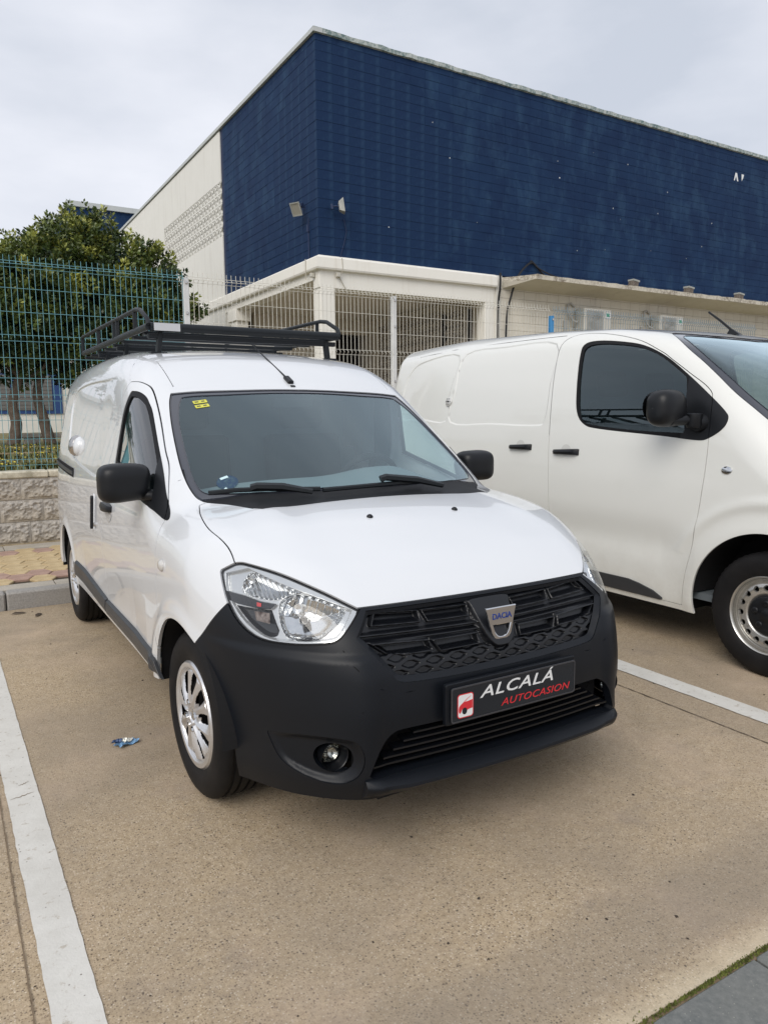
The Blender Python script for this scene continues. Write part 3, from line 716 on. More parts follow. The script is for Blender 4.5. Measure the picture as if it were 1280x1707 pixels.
for p in P:
    k = max(0, (abs(p[0])-.40)/.135); q = 1-.55*k**1.5; lift = .012*k
    for dy, dz in ((.05,.010),(.012,.008),(-.018*q,-.002+lift*.6),(-.042*q,-.016+lift*.6),(-.044*q,-.026+lift*.6),(-.026*q,-.044+lift*.4),(.02,-.058),(.06,-.062)): V.append((p[0], p[1]+dy, p[2]+dz))
n8 = 8; mb = MB(); mb.add(V, [(n8*j+a, n8*j+a+1, n8*j+n8+a+1, n8*j+n8+a) for j in range(60) for a in range(n8-1)]+[tuple(range(n8))[::-1], tuple(n8*60+a for a in range(n8))], True)
mb.build('lip_spoiler', M_PLAST, Bp)
# ---- fog lamps
for sx in (-1, 1):
    P = hit_y(van_field, [-.598], [.366], -1, -.2)[0]; ax_ = Vector((0,1,0))
    M = Matrix.Translation((sx*(abs(P[0])-.004), P[1]+.034, P[2]))
    mb = MB(); mb.lathe([(.0,.046),(.004,.043),(.05,.038),(.062,.030)], 32, 'y', M); hs = mb.build('fog_lamp', M_PLASTD, Bp)
    mb = MB(); mb.lathe([(.052,.002),(.050,.014),(.044,.024),(.036,.031)], 28, 'y', M); mb.build('lamp_reflector', M_REFL, hs) if False else mb.build('fog_reflector', mat('fog_reflector_dark', rough=.15, metal=1, build=lambda g, b: g.l(g.ramp(g.noise(130, 2, .5), [(.4,(.06,.06,.055)),(.6,(.5,.5,.46))]), b.inputs['Base Color'])), Bp)
    mb = MB(); mb.lathe([(.030,.0),(.031,.015),(.034,.028),(.037,.035)], 28, 'y', M); mb.build('fog_lens', M_LENS, Bp)
# ---- headlights
nav = np.array([-.60, -.78, .16]); nav /= np.linalg.norm(nav)
INF = catmull([(.937,.885),(.851,.907),(.627,.847),(.489,.803),(.525,.737),(.561,.72),(.647,.711),(.703,.706),(.761,.716),(.828,.75),(.889,.802),(.918,.836)], 4, True, sharp=(0,1,3))
BOWL = catmull([(.713,.814),(.691,.834),(.659,.842),(.600,.834),(.520,.805),(.525,.775),(.561,.737),(.59,.719),(.647,.713),(.684,.722),(.709,.77)], 4, True)
UPR = catmull([(.858,.858),(.842,.890),(.792,.889),(.643,.846),(.683,.838),(.724,.822),(.769,.820),(.846,.831)], 4, True, sharp=(3,))
STR = [(.918,.832),(.84,.826),(.778,.815),(.722,.812),(.738,.796),(.774,.793),(.86,.798),(.900,.806)]
DRK = catmull([(.870,.793),(.818,.791),(.737,.793),(.706,.735),(.715,.716),(.752,.717),(.812,.748)], 4, True, sharp=(0,2,3))
def P2(V): return np.stack([phi(V), V[:,2]], 1)
buck = lens.subdiv().subdiv().subdiv(); q = P2(buck.V)
s_in = sdpoly(q, INF); s_b = sdpoly(q, BOWL); s_u = sdpoly(q, UPR); s_s = sdpoly(q, STR); s_d = sdpoly(q, DRK)
D = .012+.016*sstep(-s_in/.006)
c_b = (.615, .776)
rb = np.hypot((q[:,0]-c_b[0])/.098, (q[:,1]-c_b[1])/.066)
D = np.where(s_b < 0, .024+.06*np.sqrt(np.clip(-s_b/.05, 0, 1))+.0035*np.sign(np.sin(q[:,0]*260+q[:,1]*90))*(q[:,1] > .775)*(s_b < -.008), D)
D = np.where(s_u < 0, .022+.030*np.sqrt(np.clip(-s_u/.025, 0, 1))+.0040*np.sin((q[:,0]-q[:,1]*.9)*380)*(s_u < -.004), D)
D = np.where((s_s < 0) & (s_u > 0), .016, D); D = np.where((s_d < 0) & (s_b > 0), .030+.02*sstep(-s_d/.01), D)
bk = Tri(buck.V-nav*D[:, None], buck.N, buck.T).recalc()
def split_by(bk, s):
    a, b = cut(bk, s[0]); return a, b
# scalars travel with the mesh: recut one at a time
def multi(bk, fns):
    out = []; keep = bk
    S = [f.copy() for f in fns]
    V4 = keep
    for i in range(len(S)):
        ext = np.stack(S, 1)
        big = Tri(np.hstack([keep.V, ext]), keep.N, keep.T)
        s = S[i]; a, b = cut(big, s)
        out.append(Tri(a.V[:, :3], a.N, a.T)); keep = Tri(b.V[:, :3], b.N, b.T); S = [b.V[:, 3+j] for j in range(len(S))]
    return out, keep
(pb, pu, ps, pd), rest = multi(bk, [s_b, s_u, s_s, s_d])
for sx in (-1, 1):
    f = (lambda a: a) if sx < 0 else (lambda a: a.mirror())
    hl = tri_obj('headlight', f(rest), M_LAMPGREY, van)
    tri_obj('main_reflector', f(pb), M_REFL, hl); tri_obj('indicator_reflector', f(pu), M_REFL, hl); tri_obj('lamp_bar', f(ps), M_LAMPDARK, hl); tri_obj('dark_chamber', f(pd), M_LAMPDARK, hl)
    tri_obj('lamp_lens', f(lens.offset(-.001)), M_LENS, hl); tri_obj('lamp_gasket', f(lampgap.offset(-.008)), M_RUBSEAL, hl)
    def lp(ph, z, d): p = hit_phi(van_field, np.array([ph]), np.array([z]))[0]-nav*d; return Vector((p[0] if sx < 0 else -p[0], p[1], p[2]))
    nv = Vector((nav[0]*(1 if sx < 0 else -1), nav[1], nav[2]))
    mb = MB(); a_ = lp(.640,.768,.058); mb.lathe([(-.004,.002),(-.006,.011),(0,.014),(.02,.013),(.03,.011)], 20, 'z', Matrix.Translation(a_) @ (-nv).to_track_quat('Z','Y').to_matrix().to_4x4()); mb.build('bulb_cap', M_LAMPDARK, hl)
    mb = MB(); a_ = lp(.660,.800,.056); mb.lathe([(-.004,.002),(-.006,.014),(0,.018),(.02,.016)], 20, 'z', Matrix.Translation(a_) @ (-nv).to_track_quat('Z','Y').to_matrix().to_4x4()); mb.build('bulb_shade', M_CHROME, hl)
    mb = MB(); a_ = lp(.828,.870,.030); mb.lathe([(-.003,.001),(-.005,.008),(0,.010),(.02,.010)], 16, 'z', Matrix.Translation(a_) @ (-nv).to_track_quat('Z','Y').to_matrix().to_4x4()); mb.build('indicator_bulb', M_LAMPGREY, hl)
    mb = MB(); pts = [lp(p, z, .013) for p, z in [(.789,.812),(.772,.810),(.772,.800),(.787,.800)]]; mb.add(pts+[p-nv*.004 for p in pts], [(0,1,2,3),(0,4,5,1),(1,5,6,2),(2,6,7,3),(3,7,4,0)]); mb.build('red_marker', M_RED, hl)
    mb = MB(); pts = [lp(p, z, .034) for p, z in [(.800,.782),(.745,.782),(.740,.750),(.790,.755)]]; mb.add(pts, [(0,1,2,3)]); mb.build('side_lamp', mat('side_lamp_prism', rough=.15, metal=1, build=lambda g, b: g.l(g.ramp(g.noise(70, 2, .5), [(.3,(.10,.06,.045)),(.7,(.45,.36,.30))]), b.inputs['Base Color'])), hl)
# ------------------------------------------------------------------ wheels
def tyre_mesh(R=.310, W=.190, rim_r=.200):
    p = [(-.5*W+.020, rim_r-.012), (-.5*W+.004, rim_r+.004), (-.5*W-.004, rim_r+.030), (-.5*W-.007, R-.062), (-.5*W-.001, R-.028), (-.5*W+.012, R-.010), (-.5*W+.022, R-.003)]
    tr = []; gx = [(-.050,.006), (-.018,.006), (.018,.006), (.050,.006)]; xx = -.5*W+.030
    for c, w in gx: tr += [(c-w, R), (c-w, R-.007), (c+w, R-.007), (c+w, R)]
    prof = p+[(-.5*W+.030, R-.0005)]+tr+[(-q, r) for q, r in p[::-1]]
    n = 120; V = []; F = []; m = len(prof)
    for k in range(n):
        a = 2*math.pi*k/n
        for j, (q, r) in enumerate(prof):
            if abs(q) > .055 and r > R-.012 and k % 2 == 0 and abs(q) < .5*W-.008: r -= .004       # shoulder blocks
            V.append((q, r*math.cos(a), r*math.sin(a)))
    for k in range(n):
        for j in range(m-1): F.append((k*m+j, k*m+j+1, ((k+1) % n)*m+j+1, ((k+1) % n)*m+j))
    mb = MB(); mb.add(V, F, True); me = mb.mesh('tyre', M_RUBBER); me.set_sharp_from_angle(angle=math.radians(32)); return me
TYRE = tyre_mesh()
def cover_mesh():
    """ten-blade wheel cover facing -x"""
    n, nr = 400, 44; R = .200; a = np.linspace(0, 2*np.pi, n, endpoint=False); rr = np.concatenate([np.linspace(.0, .168, 34), np.linspace(.170, R, 10)])
    A, Rr = np.meshgrid(a, rr, indexing='ij'); A, Rr = A.ravel(), Rr.ravel()
    k = 10; ph = (A*k/(2*np.pi)) % 1; tri = np.abs(ph-.5)*2        # 0 = middle of a blade, 1 = between
    t = np.clip((Rr-.040)/(.165-.040), 0, 1)
    width = .70-.24*np.sin(t*np.pi)**.8
    blade = 1-tri/width
    H = -.012+.022*np.cos(Rr/R*1.35)                       # gentle dome
    H += .009*np.clip(blade, 0, 1)*(t > 0)*(t < 1)+.012*(ph-.5)*sstep(t*4)*sstep((1-t)*6)
    H += .004*np.where(((A*k/(2*np.pi)).astype(int) % 2) == 0, 1, -.2)*np.sin(np.clip(t, 0, 1)*np.pi)*np.clip(blade*2, 0, 1)
    H = np.where((tri > width) & (t > .22) & (t < 1), H-.001, H)
    H = np.where(Rr < .042, .004+.006*(Rr > .028), H)
    H = np.where(Rr > .168, .002+.006*sstep((Rr-.17)/.008)-.010*sstep((Rr-.192)/.008), H)
    V = np.stack([-H, Rr*np.cos(A), Rr*np.sin(A)], 1); m = len(rr); i = np.arange(n*m).reshape(n, m); j = np.roll(i, -1, axis=0)
    q = np.stack([i[:, :-1].ravel(), i[:, 1:].ravel(), j[:, 1:].ravel(), j[:, :-1].ravel()], 1)
    open_ = ((tri > width-.02) & (t > .30) & (t < .985)); keep = open_[q].sum(1) < 4; q = q[keep]
    mb = MB(); mb.add([tuple(v) for v in V], [tuple(f) for f in q], True)
    return mb.mesh('wheel_cover', M_ALLOY, fix=False)
COVER = cover_mesh(); COVER.set_sharp_from_angle(angle=math.radians(28))
def nuts_mesh():
    mb = MB()
    for k in range(4):
        a = math.radians(45+90*k+10); M = Matrix.Translation((-.004, .050*math.cos(a), .050*math.sin(a)))
        mb.lathe([(-.010,.001),(-.010,.009),(-.004,.0105),(.012,.0105)], 6, 'x', M, False)
    mb.lathe([(-.002,.001),(-.004,.014),(.001,.022)], 24, 'x')
    return mb.mesh('wheel_nuts', M_CHROME)
NUTS = nuts_mesh()
mbk = MB(); mbk.lathe([(.03,.001),(.03,.205),(.0,.207)], 40, 'x'); mbk.lathe([(.02,.09),(.01,.12),(.03,.125)], 30, 'x'); WBACK = mbk.mesh('wheel_disc', M_DARKIN)
first_wheel = None
for (x, y, flip, st) in ((-.738,0,0,2.0), (-.738,2.81,0,0), (.738,0,1,2.0), (.738,2.81,1,0)):
    w = inst('wheel', TYRE, (x, y, .308), (math.radians(17+90*y), 0, math.radians(180*flip+st)), van)
    inst('wheel_cover', COVER, (-.088,0,0), (math.radians(8),0,0), w); inst('wheel_nuts', NUTS, (-.094,0,0), (0,0,0), w); inst('wheel_disc', WBACK, (-.07,0,0), (0,0,0), w)
# wheel housings and underbody
def housing(yc, parent, xo, xi, z=.308, r=.385, mat_=M_DARKIN, zb=.25):
    n = 40
    for sx in (-1, 1):
        mb = MB(); V = []; F = []
        for k in range(n+1):
            a = math.radians(4+172*k/n); 
            for x in (xo, xi): V.append((sx*x, yc+r*math.cos(a), z+r*math.sin(a)))
        F = [(2*k, 2*k+1, 2*k+3, 2*k+2) for k in range(n)]; V.append((sx*xi, yc, z)); F += [(2*k+1, 2*k+3, 2*n+2) for k in range(n)]
        mb.add(V, F); mb.build('wheel_housing', mat_, parent)
    return None
housing(-.03, van, .855, .55); housing(2.768, van, .855, .55)
mb = MB(); mb.box((-.60,-.62,.20), (.60,3.40,.30)); mb.box((-.76,.36,.30), (.76,2.38,.36)); mb.box((-.45,-.70,.19), (.45,-.3,.26)); mb.build('underbody', M_DARKIN, van)
# ------------------------------------------------------------------ sill mouldings
def strip_on_side(F, name, yz_top, yz_bot, out, material, parent, sides=(-1,1), n=40, thick=.02):
    objs = []
    for sx in sides:
        t = np.linspace(0, 1, n); T_ = np.array(yz_top); B_ = np.array(yz_bot)
        def ip(P, t): 
            L = np.concatenate([[0], np.cumsum(np.hypot(*np.diff(P, axis=0).T))]); L /= L[-1]; return np.interp(t, L, P[:,0]), np.interp(t, L, P[:,1])
        ty, tz = ip(T_, t); by, bz = ip(B_, t); V = []
        for w, o in ((0,.0),(.12,out),(.5,out*1.15),(.88,out),(1,.0)):
            y = ty*(1-w)+by*w; z = tz*(1-w)+bz*w; P = hit_x(F, y, z); P[:,0] -= o; V.append(P)
        V = np.stack(V, 1).reshape(-1, 3); V[:,0] *= -sx; m = 5
        Fc = [(j*m+a, j*m+a+1, j*m+m+a+1, j*m+m+a) for j in range(n-1) for a in range(m-1)]+[tuple(range(m)), tuple((n-1)*m+a for a in range(m))]
        mb = MB(); mb.add([tuple(v) for v in V], Fc, False); objs.append(mb.build(name, material, parent, bevel=.002))
    return objs
for d_, sx in zip(DOORS, (-1, 1)):
    strip_on_side(van_field, 'sill_moulding', [(1.392,.452),(.36,.452),(.33,.44)], [(1.392,.372),(.30,.372),(.26,.365)], .016, M_CLAD, d_, (sx,))
    strip_on_side(van_field, 'sill_moulding', [(2.36,.505),(2.25,.500),(1.41,.455)], [(2.36,.40),(2.25,.40),(1.41,.375)], .016, M_CLAD, van, (sx,))
# ------------------------------------------------------------------ door mirrors
def blob(name, F, lo, hi, h, material, parent, M=None, mirror=False):
    m = surfnet(F, lo, hi, h)
    if mirror: m = m.mirror()
    return tri_obj(name, m, material, parent)
def rbox(P, c, b, r):
    q = np.abs(P-c)-(np.array(b)-r); return np.linalg.norm(np.maximum(q, 0), axis=1)+np.minimum(q.max(1), 0)-r
def mirror_field(P):
    x, y, z = P[:,0], P[:,1], P[:,2]
    zz = (z-1.131-(x+.92)*.03); 
    hy = .055*np.sqrt(np.clip(1-((x+.905)/.20)**2*.75, .05, 1))
    a = np.stack([x+.916, (y-.60), zz], 1); sx_ = .106; sz_ = .076-.006*np.clip((x+.84)/.1, -1, 1)
    d = (np.abs(a[:,0]/sx_)**4.2+np.abs((a[:,1]+.02)/.072)**2.4*.9+np.abs(zz/sz_)**4.2)
    f = (d**(1/3.4)-1)*.075
    back = (y-.64)
    return smax(f, back, .015)
for d_, mir in zip(DOORS, (False, True)):
    mh = blob('door_mirror', mirror_field, (-1.06,.47,1.0), (-.76,.70,1.26), .009, M_MIRR, d_, mirror=mir)
    s = 1 if not mir else -1
    mb = MB(); mb.tube([(s*-.90,.575,1.080),(s*-.84,.555,1.078),(s*-.80,.52,1.072),(s*-.765,.475,1.06)], [.024,.024,.028,.036], 12, sq=1.2)
    mb.build('mirror_arm', M_MIRR, d_)
    mb = MB(); gy = .643; V = [(s*(-.916+.09*math.cos(t)*min(1, 1.0)), gy, 1.131+.060*math.sin(t)) for t in np.linspace(0, 2*math.pi, 24, endpoint=False)]; mb.add(V, [tuple(range(24))]); mb.build('mirror_glass', M_CHROME, d_)
# ------------------------------------------------------------------ handles, locks, lamps on the side
def on_side(F, y, z, sx=-1, out=0):
    P = hit_x(F, [y], [z]); n = grad(F, P)[0]; n /= np.linalg.norm(n); p = Vector(P[0])+Vector(n)*out; n = Vector(n)
    a = Vector((0,1,0))-n*n.y; a.normalize(); b = n.cross(a)
    if b.z < 0: b = -b
    M = Matrix(((a.x,b.x,n.x,p.x),(a.y,b.y,n.y,p.y),(a.z,b.z,n.z,p.z),(0,0,0,1)))
    return M if sx < 0 else Matrix.Scale(-1, 4, (1,0,0)) @ M
for d_, sx in zip(DOORS, (-1, 1)):
    M = on_side(van_field, 1.285, .952, sx)
    mb = MB(); sec = []; n = 14
    V = []; F = []
    for k in range(n+1):
        t = k/n*2-1; hh = .026*(1-.35*abs(t)**3)*(1.0 if t > -.2 else 1-.25*(-.2-t)); th = .030*(1-t*t)**.4+.004
        for (b, o) in ((-1,.0),(-.8,.8),(0,1),(.8,.8),(1,0)): V.append(M @ Vector((t*.115, b*hh, o*th-.001)))
    F = [(5*k+a, 5*k+a+1, 5*k+5+a+1, 5*k+5+a) for k in range(n) for a in range(4)]; mb.add(V, F, True); mb.build('door_handle', M_MIRR, d_)
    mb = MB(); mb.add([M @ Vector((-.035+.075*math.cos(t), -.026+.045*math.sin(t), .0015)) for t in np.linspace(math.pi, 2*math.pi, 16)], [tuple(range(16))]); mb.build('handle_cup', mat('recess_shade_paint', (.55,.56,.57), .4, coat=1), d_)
    M = on_side(van_field, 1.675, .885, sx)
    mb = MB(); mb.prism([tuple(p) for p in rrect(0,0,.045,.205,.022)], -.004, .003, M); mb.build('handle_surround', M_PAINT, van, bevel=.002)
    mb = MB(); mb.prism([tuple(p) for p in rrect(0,0,.030,.185,.014)], .002, .016, M); mb.build('sliding_door_handle', M_MIRR, van, bevel=.004)
    M = on_side(van_field, 1.61, .825, sx); mb = MB(); mb.lathe([(-.01,.012),(.010,.012),(.011,.001)], 16, 'z', M); mb.build('key_lock', M_STAIN, van)
    # security lock dome with its hasp
    M = on_side(van_field, 2.43, 1.228, sx, -.012)
    mb = MB(); mb.lathe([(0,.068),(.014,.067),(.036,.055),(.050,.034),(.055,.002)], 32, 'z', M); mb.build('security_lock', M_STAIN, van)
    mb = MB(); M2 = M @ Matrix.Translation((-.075,0,0)); V = []
    mb.lathe([(0,.060),(.012,.058),(.028,.045),(.036,.02),(.037,.001)], 28, 'z', M2); mb.build('lock_hasp', M_PAINT, van)
    # slide rail
    P0, P1 = hit_x(van_field, [2.40], [1.060]), hit_x(van_field, [3.30], [1.085]); mb = MB(); V = []
    ys = np.linspace(2.40, 3.34, 14); zs_ = np.interp(ys, [2.4,3.34], [1.057,1.082]); Pm = hit_x(van_field, ys, zs_); Pm[:,0] *= -sx
    for nm, w, o, mt in (('door_rail',.030,.004,M_DARKIN), ('rail_cover',.011,.012,M_CLAD)):
        V = []; mb = MB()
        for p in Pm:
            for dz, oo in ((-w,0),(-w,o),(w,o),(w,0)): V.append((p[0]+sx*oo, p[1], p[2]+dz))
        mb.add(V, [(4*j+a, 4*j+a+1, 4*j+5+a, 4*j+4+a) for j in range(13) for a in range(3)]+[(0,1,2,3),tuple(52+a for a in range(4))]); mb.build(nm, mt, van)
    M = on_side(van_field, .205, .839, sx)
    mb = MB(); mb.lathe([(0,.024),(.005,.023),(.012,.015),(.014,.001)], 20, 'z', M @ Matrix.Scale(1.35, 4, (1,0,0))); mb.build('side_repeater', mat('clear_repeater', (.55,.54,.52), .12, coat=1), van)
# ------------------------------------------------------------------ wipers, nozzles, aerial
def top_pt(x, y, out=0):
    P = hit_z(van_field, [x], [y]); n = grad(van_field, P)[0]; n /= np.linalg.norm(n); return Vector(P[0]+n*out)
def wiper(blade, arm):
    w0 = MB(); pts = [top_pt(x, y, .022) for x, y in blade]; w0.tube(pts, .0095, 6, sq=.9); wo = w0.build('wiper', M_BLACKMET, van)
    w1 = MB(); pts = [top_pt(x, y, o) for x, y, o in arm]; w1.tube(pts, [.011]+[.015]*(len(pts)-2)+[.016] if len(pts) > 2 else .013, 6, sq=1.3); w1.build('wiper_arm', M_BLACKMET, wo)
    return wo
wiper([(-.655,.262),(-.56,.222),(-.45,.170),(-.36,.130),(-.25,.090)], [(-.30,.055,.030),(-.40,.118,.045),(-.485,.172,.042),(-.505,.183,.034)])
wiper([(-.245,.075),(-.08,.068),(.10,.080),(.25,.100)], [(.33,.055,.022),(.20,.075,.040),(.05,.092,.046),(.03,.094,.036)])
for x in (-.196, .196):
    p = top_pt(x, -.222); mb = MB(); mb.lathe([(-.004,.013),(.004,.012),(.009,.007),(.011,.001)], 16, 'z', Matrix.Translation(p) @ Matrix.Rotation(.3, 4, 'X')); mb.build('washer_nozzle', M_MIRR, van)
p = top_pt(0, .955); mb = MB(); mb.box((-.016,-.036,-.004), (.016,.036,.016), Matrix.Translation(p) @ Matrix.Rotation(.45, 4, 'X'), bev=.008); 
ae = mb.build('aerial', M_MIRR, van)
mb = MB(); q = p+Vector((0,.01,.012)); mb.tube([q, q+Vector((-.004,.12,.055)), q+Vector((-.010,.36,.165)), q+Vector((-.016,.46,.215))], [.005,.0042,.0032,.0030], 8); mb.build('aerial_rod', M_MIRR, ae)
for x, y, w, h in ((0,.90,.012,.006),):
    p = top_pt(x, y, .002); mb = MB(); mb.box((-w,-h,-.003), (w,h,.003), Matrix.Translation(p) @ Matrix.Rotation(.5, 4, 'X')); mb.build('roof_clip', M_MIRR, van)
# windscreen stickers, just inside the glass
def stick(name, x, y, w, h, material, parent, off=-.010, rot=0):
    P = hit_z(van_field, [x], [y]); n = Vector(grad(van_field, P)[0]).normalized(); rt = Vector((0,1,0)).cross(n).normalized(); rt = -rt if rt.x < 0 else rt; up = n.cross(rt); up = -up if up.z < 0 else up
    o = Vector(P[0])+n*off; M = Matrix(((rt.x,up.x,n.x,o.x),(rt.y,up.y,n.y,o.y),(rt.z,up.z,n.z,o.z),(0,0,0,1)))
    mb = MB(); mb.prism([tuple(p) for p in rrect(0,0,w,h,min(w,h)*.12)] if name != 'round_sticker' else [(w/2*math.cos(t), h/2*math.sin(t)) for t in np.linspace(0, 2*math.pi, 32, endpoint=False)], -.0005, 0, M); return mb.build(name, material, parent), M
def _yel(g, b):
    t = g.noise(60, 1, .5, g.pos((1,1,1))); g.l(g.mix(g.ramp(t, [(.52,0),(.56,1)]), (.62,.60,.10), (.10,.11,.06)), b.inputs['Base Color'])
M_YEL = mat('yellow_sticker', (.62,.60,.08), .5)
for yy in (.818, .786):
    so, M = stick('inspection_sticker', -.508, yy, .066, .026, M_YEL, g_, -.002)
    mb = MB(); 
    for x0, w in ((-.025,.018), (.006,.016)): mb.prism([(x0,-.004),(x0+w,-.004),(x0+w,.006),(x0,.006)], 0.0002, .0005, M)
    tag(mb.build('sticker_print', mat('sticker_print', (.12,.12,.05), .5), g_), kind='stuff')
so, M = stick('round_sticker', -.566, .300, .088, .088, mat('blue_sticker', rough=.4, build=lambda g, b: g.l(g.ramp(g.noise(90, 4, .7), [(.45,(.012,.04,.09)),(.58,(.03,.07,.10)),(.66,(.07,.13,.17))]), b.inputs['Base Color'])), g_, -.002)
mb = MB(); mb.prism([(-.016,.026),(.018,.026),(.018,.040),(-.016,.040)], .0003, .0006, M); mb.prism([(-.03,-.035),(-.015,-.035),(-.02,-.026),(-.03,-.03)], .0003, .0006, M); mb.build('sticker_print', mat('pale_sticker', (.55,.72,.74), .4), g_)
# ------------------------------------------------------------------ cabin
def cabin(parent, sc=1.0):
    mb = MB(); xs = np.linspace(-.72, .72, 25); prof = [(.12,1.055),(.30,1.09),(.55,1.115),(.70,1.10),(.76,1.03),(.76,.80),(.66,.45)]
    V = []; 
    for x in xs:
        k = 1-abs(x)/.72*.12; hump = .045*math.exp(-((x-.36)/.20)**2)
        for j, (y, z) in enumerate(prof): V.append((x, y-.0+.25*(abs(x)/.72)**2*(1 if j < 2 else .2), z-.07*(abs(x)/.72)**3+(hump if j in (2,3) else 0)))
    m_ = len(prof); mb.add(V, [(i*m_+j, i*m_+j+1, (i+1)*m_+j+1, (i+1)*m_+j) for i in range(24) for j in range(m_-1)], True); mb.build('dashboard', M_DASH, parent)
    sw = MB(); M = Matrix.Translation((.36,.80,1.03)) @ Matrix.Rotation(math.radians(-62), 4, 'X')
    sw.tube([M @ Vector((.185*math.cos(t), .185*math.sin(t), 0)) for t in np.linspace(0, 2*math.pi, 32, endpoint=False)], .016, 8, closed=True)
    for t in (.2, math.pi-.2, -math.pi/2): sw.tube([M @ Vector((.05*math.cos(t), .05*math.sin(t), -.02)), M @ Vector((.18*math.cos(t), .18*math.sin(t), 0))], .016, 6)
    sw.box((-.06,-.05,-.04), (.06,.05,.0), M, bev=.01); sw.build('steering_wheel', M_DARKIN, parent)
    for x in (-.36, .36):
        s_ = MB(); s_.box((x-.24,1.02,.58), (x+.24,1.54,.72), bev=.05); st = s_.build('seat', M_SEAT, parent, bevel=0)
        s_ = MB(); s_.box((x-.24,-.06,.0), (x+.24,.06,.62), Matrix.Translation((0,1.50,.68)) @ Matrix.Rotation(-.16, 4, 'X'), bev=.05); s_.build('backrest', M_SEAT, st)
        s_ = MB(); s_.box((x-.13,-.05,.66), (x+.13,.05,.84), Matrix.Translation((0,1.50,.68)) @ Matrix.Rotation(-.14, 4, 'X'), bev=.045); s_.build('headrest', M_SEAT, st)
    b = MB(); b.box((-.78,1.68,.30), (.78,1.70,1.20)); b.box((-.70,1.681,1.20), (.70,1.699,1.50)); b.box((-.56,1.682,1.50), (.56,1.698,1.70)); b.box((-.78,.4,.30), (.78,1.68,.33)); b.build('bulkhead', M_BULK, parent)
cabin(van)
# inner lining of the roof and pillars so the cabin is not bare paint
lin, _ = cut(m, m.V[:,1]-1.66); _, lin = cut(lin, lin.V[:,2]-1.0); tri_obj('cabin_lining', lin.offset(-.022).flip().both(), M_BULK, van)
mb = MB(); mb.box((-.11,.90,1.44), (.11,.93,1.50), bev=.012); mb.build('rear_view_mirror', M_MIRR, van)
# ------------------------------------------------------------------ roof rack
rack = empty('roof_rack', (0,0,0)); rack.parent = van
def rbar(name, P, r, parent=rack, n=8, sq=None, material=M_BLACKMET): q = MB(); q.tube(P, r, n, sq=sq); return q.build(name, material, parent)
fz = 1.883; 
rbar('front_bar', [(-.555,1.50,fz),(.575,1.50,fz)], .024, n=16)
mb = MB(); mb.box((-.540,1.474,fz-.021), (-.400,1.4765,fz+.019)); pq = mb.build('rack_plate', mat('silver_label', (.62,.62,.62), .35, .6), rack)
PL = Matrix(((1,0,0,-.535),(0,0,-1,1.4762),(0,1,0,fz-.008),(0,0,0,1)))
for sx, x in ((-1,-.565), (1,.578)):
    rbar('lower_side_rail', [(x,1.50,fz),(x,3.56,fz+.012)], .020, sq=.7)
    rbar('upper_side_rail', [(x,1.49,fz+.01),(x,1.515,fz+.045),(x,1.66,fz+.105),(x,1.75,fz+.118),(x,1.90,fz+.120),(x,3.54,fz+.135),(x,3.57,fz+.128),(x,3.575,fz+.10),(x,3.575,fz)], .0125, n=10)
    for y in (1.80,2.28,2.38,2.92): rbar('rail_post', [(x,y,fz),(x,y,fz+.118)], .012 if y != 2.38 else .013, n=6)
    for y in (1.54, 2.36, 2.98):
        xf = x*.90; zr = hit_z(van_field, [-.53], [y])[0][2]; q = MB()
        q.box((-.013,-.020,0), (.013,.020,fz-zr), Matrix.Translation((xf,y,zr-.012)) @ Matrix.Rotation(-sx*.12, 4, 'Y') @ Matrix.Rotation(.0, 4, 'X'), bev=.004); q.box((xf-.045, y-.035, zr-.014), (xf+.045, y+.035, zr+.004), bev=.003)
        q.build('rack_foot', M_BLACKMET, rack)
for y in (1.66, 1.92, 2.2, 2.48, 2.76, 3.04, 3.32, 3.56): 
    q = MB(); q.box((-.555,y-.030,fz-.030), (.568,y+.030,fz-.010), bev=.003); q.build('cross_slat', M_BLACKMET, rack)
for y in (1.54, 2.36, 2.98):
    q = MB(); q.box((-.56,y-.015,fz-.058), (.57,y+.015,fz-.032), bev=.003); q.build('cross_beam', M_BLACKMET, rack)
# ------------------------------------------------------------------ the larger van
van2 = empty('panel_van', (V2X, V2Y, 0), 0, 'larger plain white van with steel wheels, parked at the right', 'van', 'white vans parked side by side')
F2 = van2_field
m = half_body(F2, (-1.04, -1.0, .15), (.016, 4.24, 2.06), .016)
_, m = cut(m, m.V[:,2]-np.where(m.V[:,1] < -.3, .22, .252)); 
def arch2(V, yc): return np.where(V[:,0] < -.5, np.hypot(V[:,1]-yc, V[:,2]-.34)-.435, 1)
_, m = cut(m, arch2(m.V, .08)); _, m = cut(m, arch2(m.V, 3.36))
dk = []
lo2 = np.where(m.V[:,1] > -.2, 1.0, np.maximum(m.V[:,2]-.62, (m.V[:,1]+.30)*1.0)); bump2, m = seam(m, lo2, .002, dk)
def phi2(V): return np.arctan2(-V[:,0], .3-V[:,1])
H2 = catmull([(.55,.78),(.60,.72),(.80,.75),(.93,.90),(.97,1.0),(.90,.98),(.70,.86)], 4, True)
def h2sd(V): s = np.full(len(V), .5); k = (V[:,1] < 0) & (V[:,0] < -.3) & (V[:,2] > .55); s[k] = sdpoly(np.stack([phi2(V[k]), V[k,2]], 1), H2); return s
lamp2, m = cut(m, h2sd(m.V))
HD2 = np.vstack([[(.3,-.30),(.3,-1.3),(-.80,-1.3)], catmull([(-.80,-.3),(-.79,-.05),(-.76,.12),(-.70,-.08),(-.5,-.22),(-.25,-.30),(0,-.33)], 4, False, sharp=(2,))])
hood2, m = seam(m, plan_sd(m.V, HD2, .86), .002, dk)
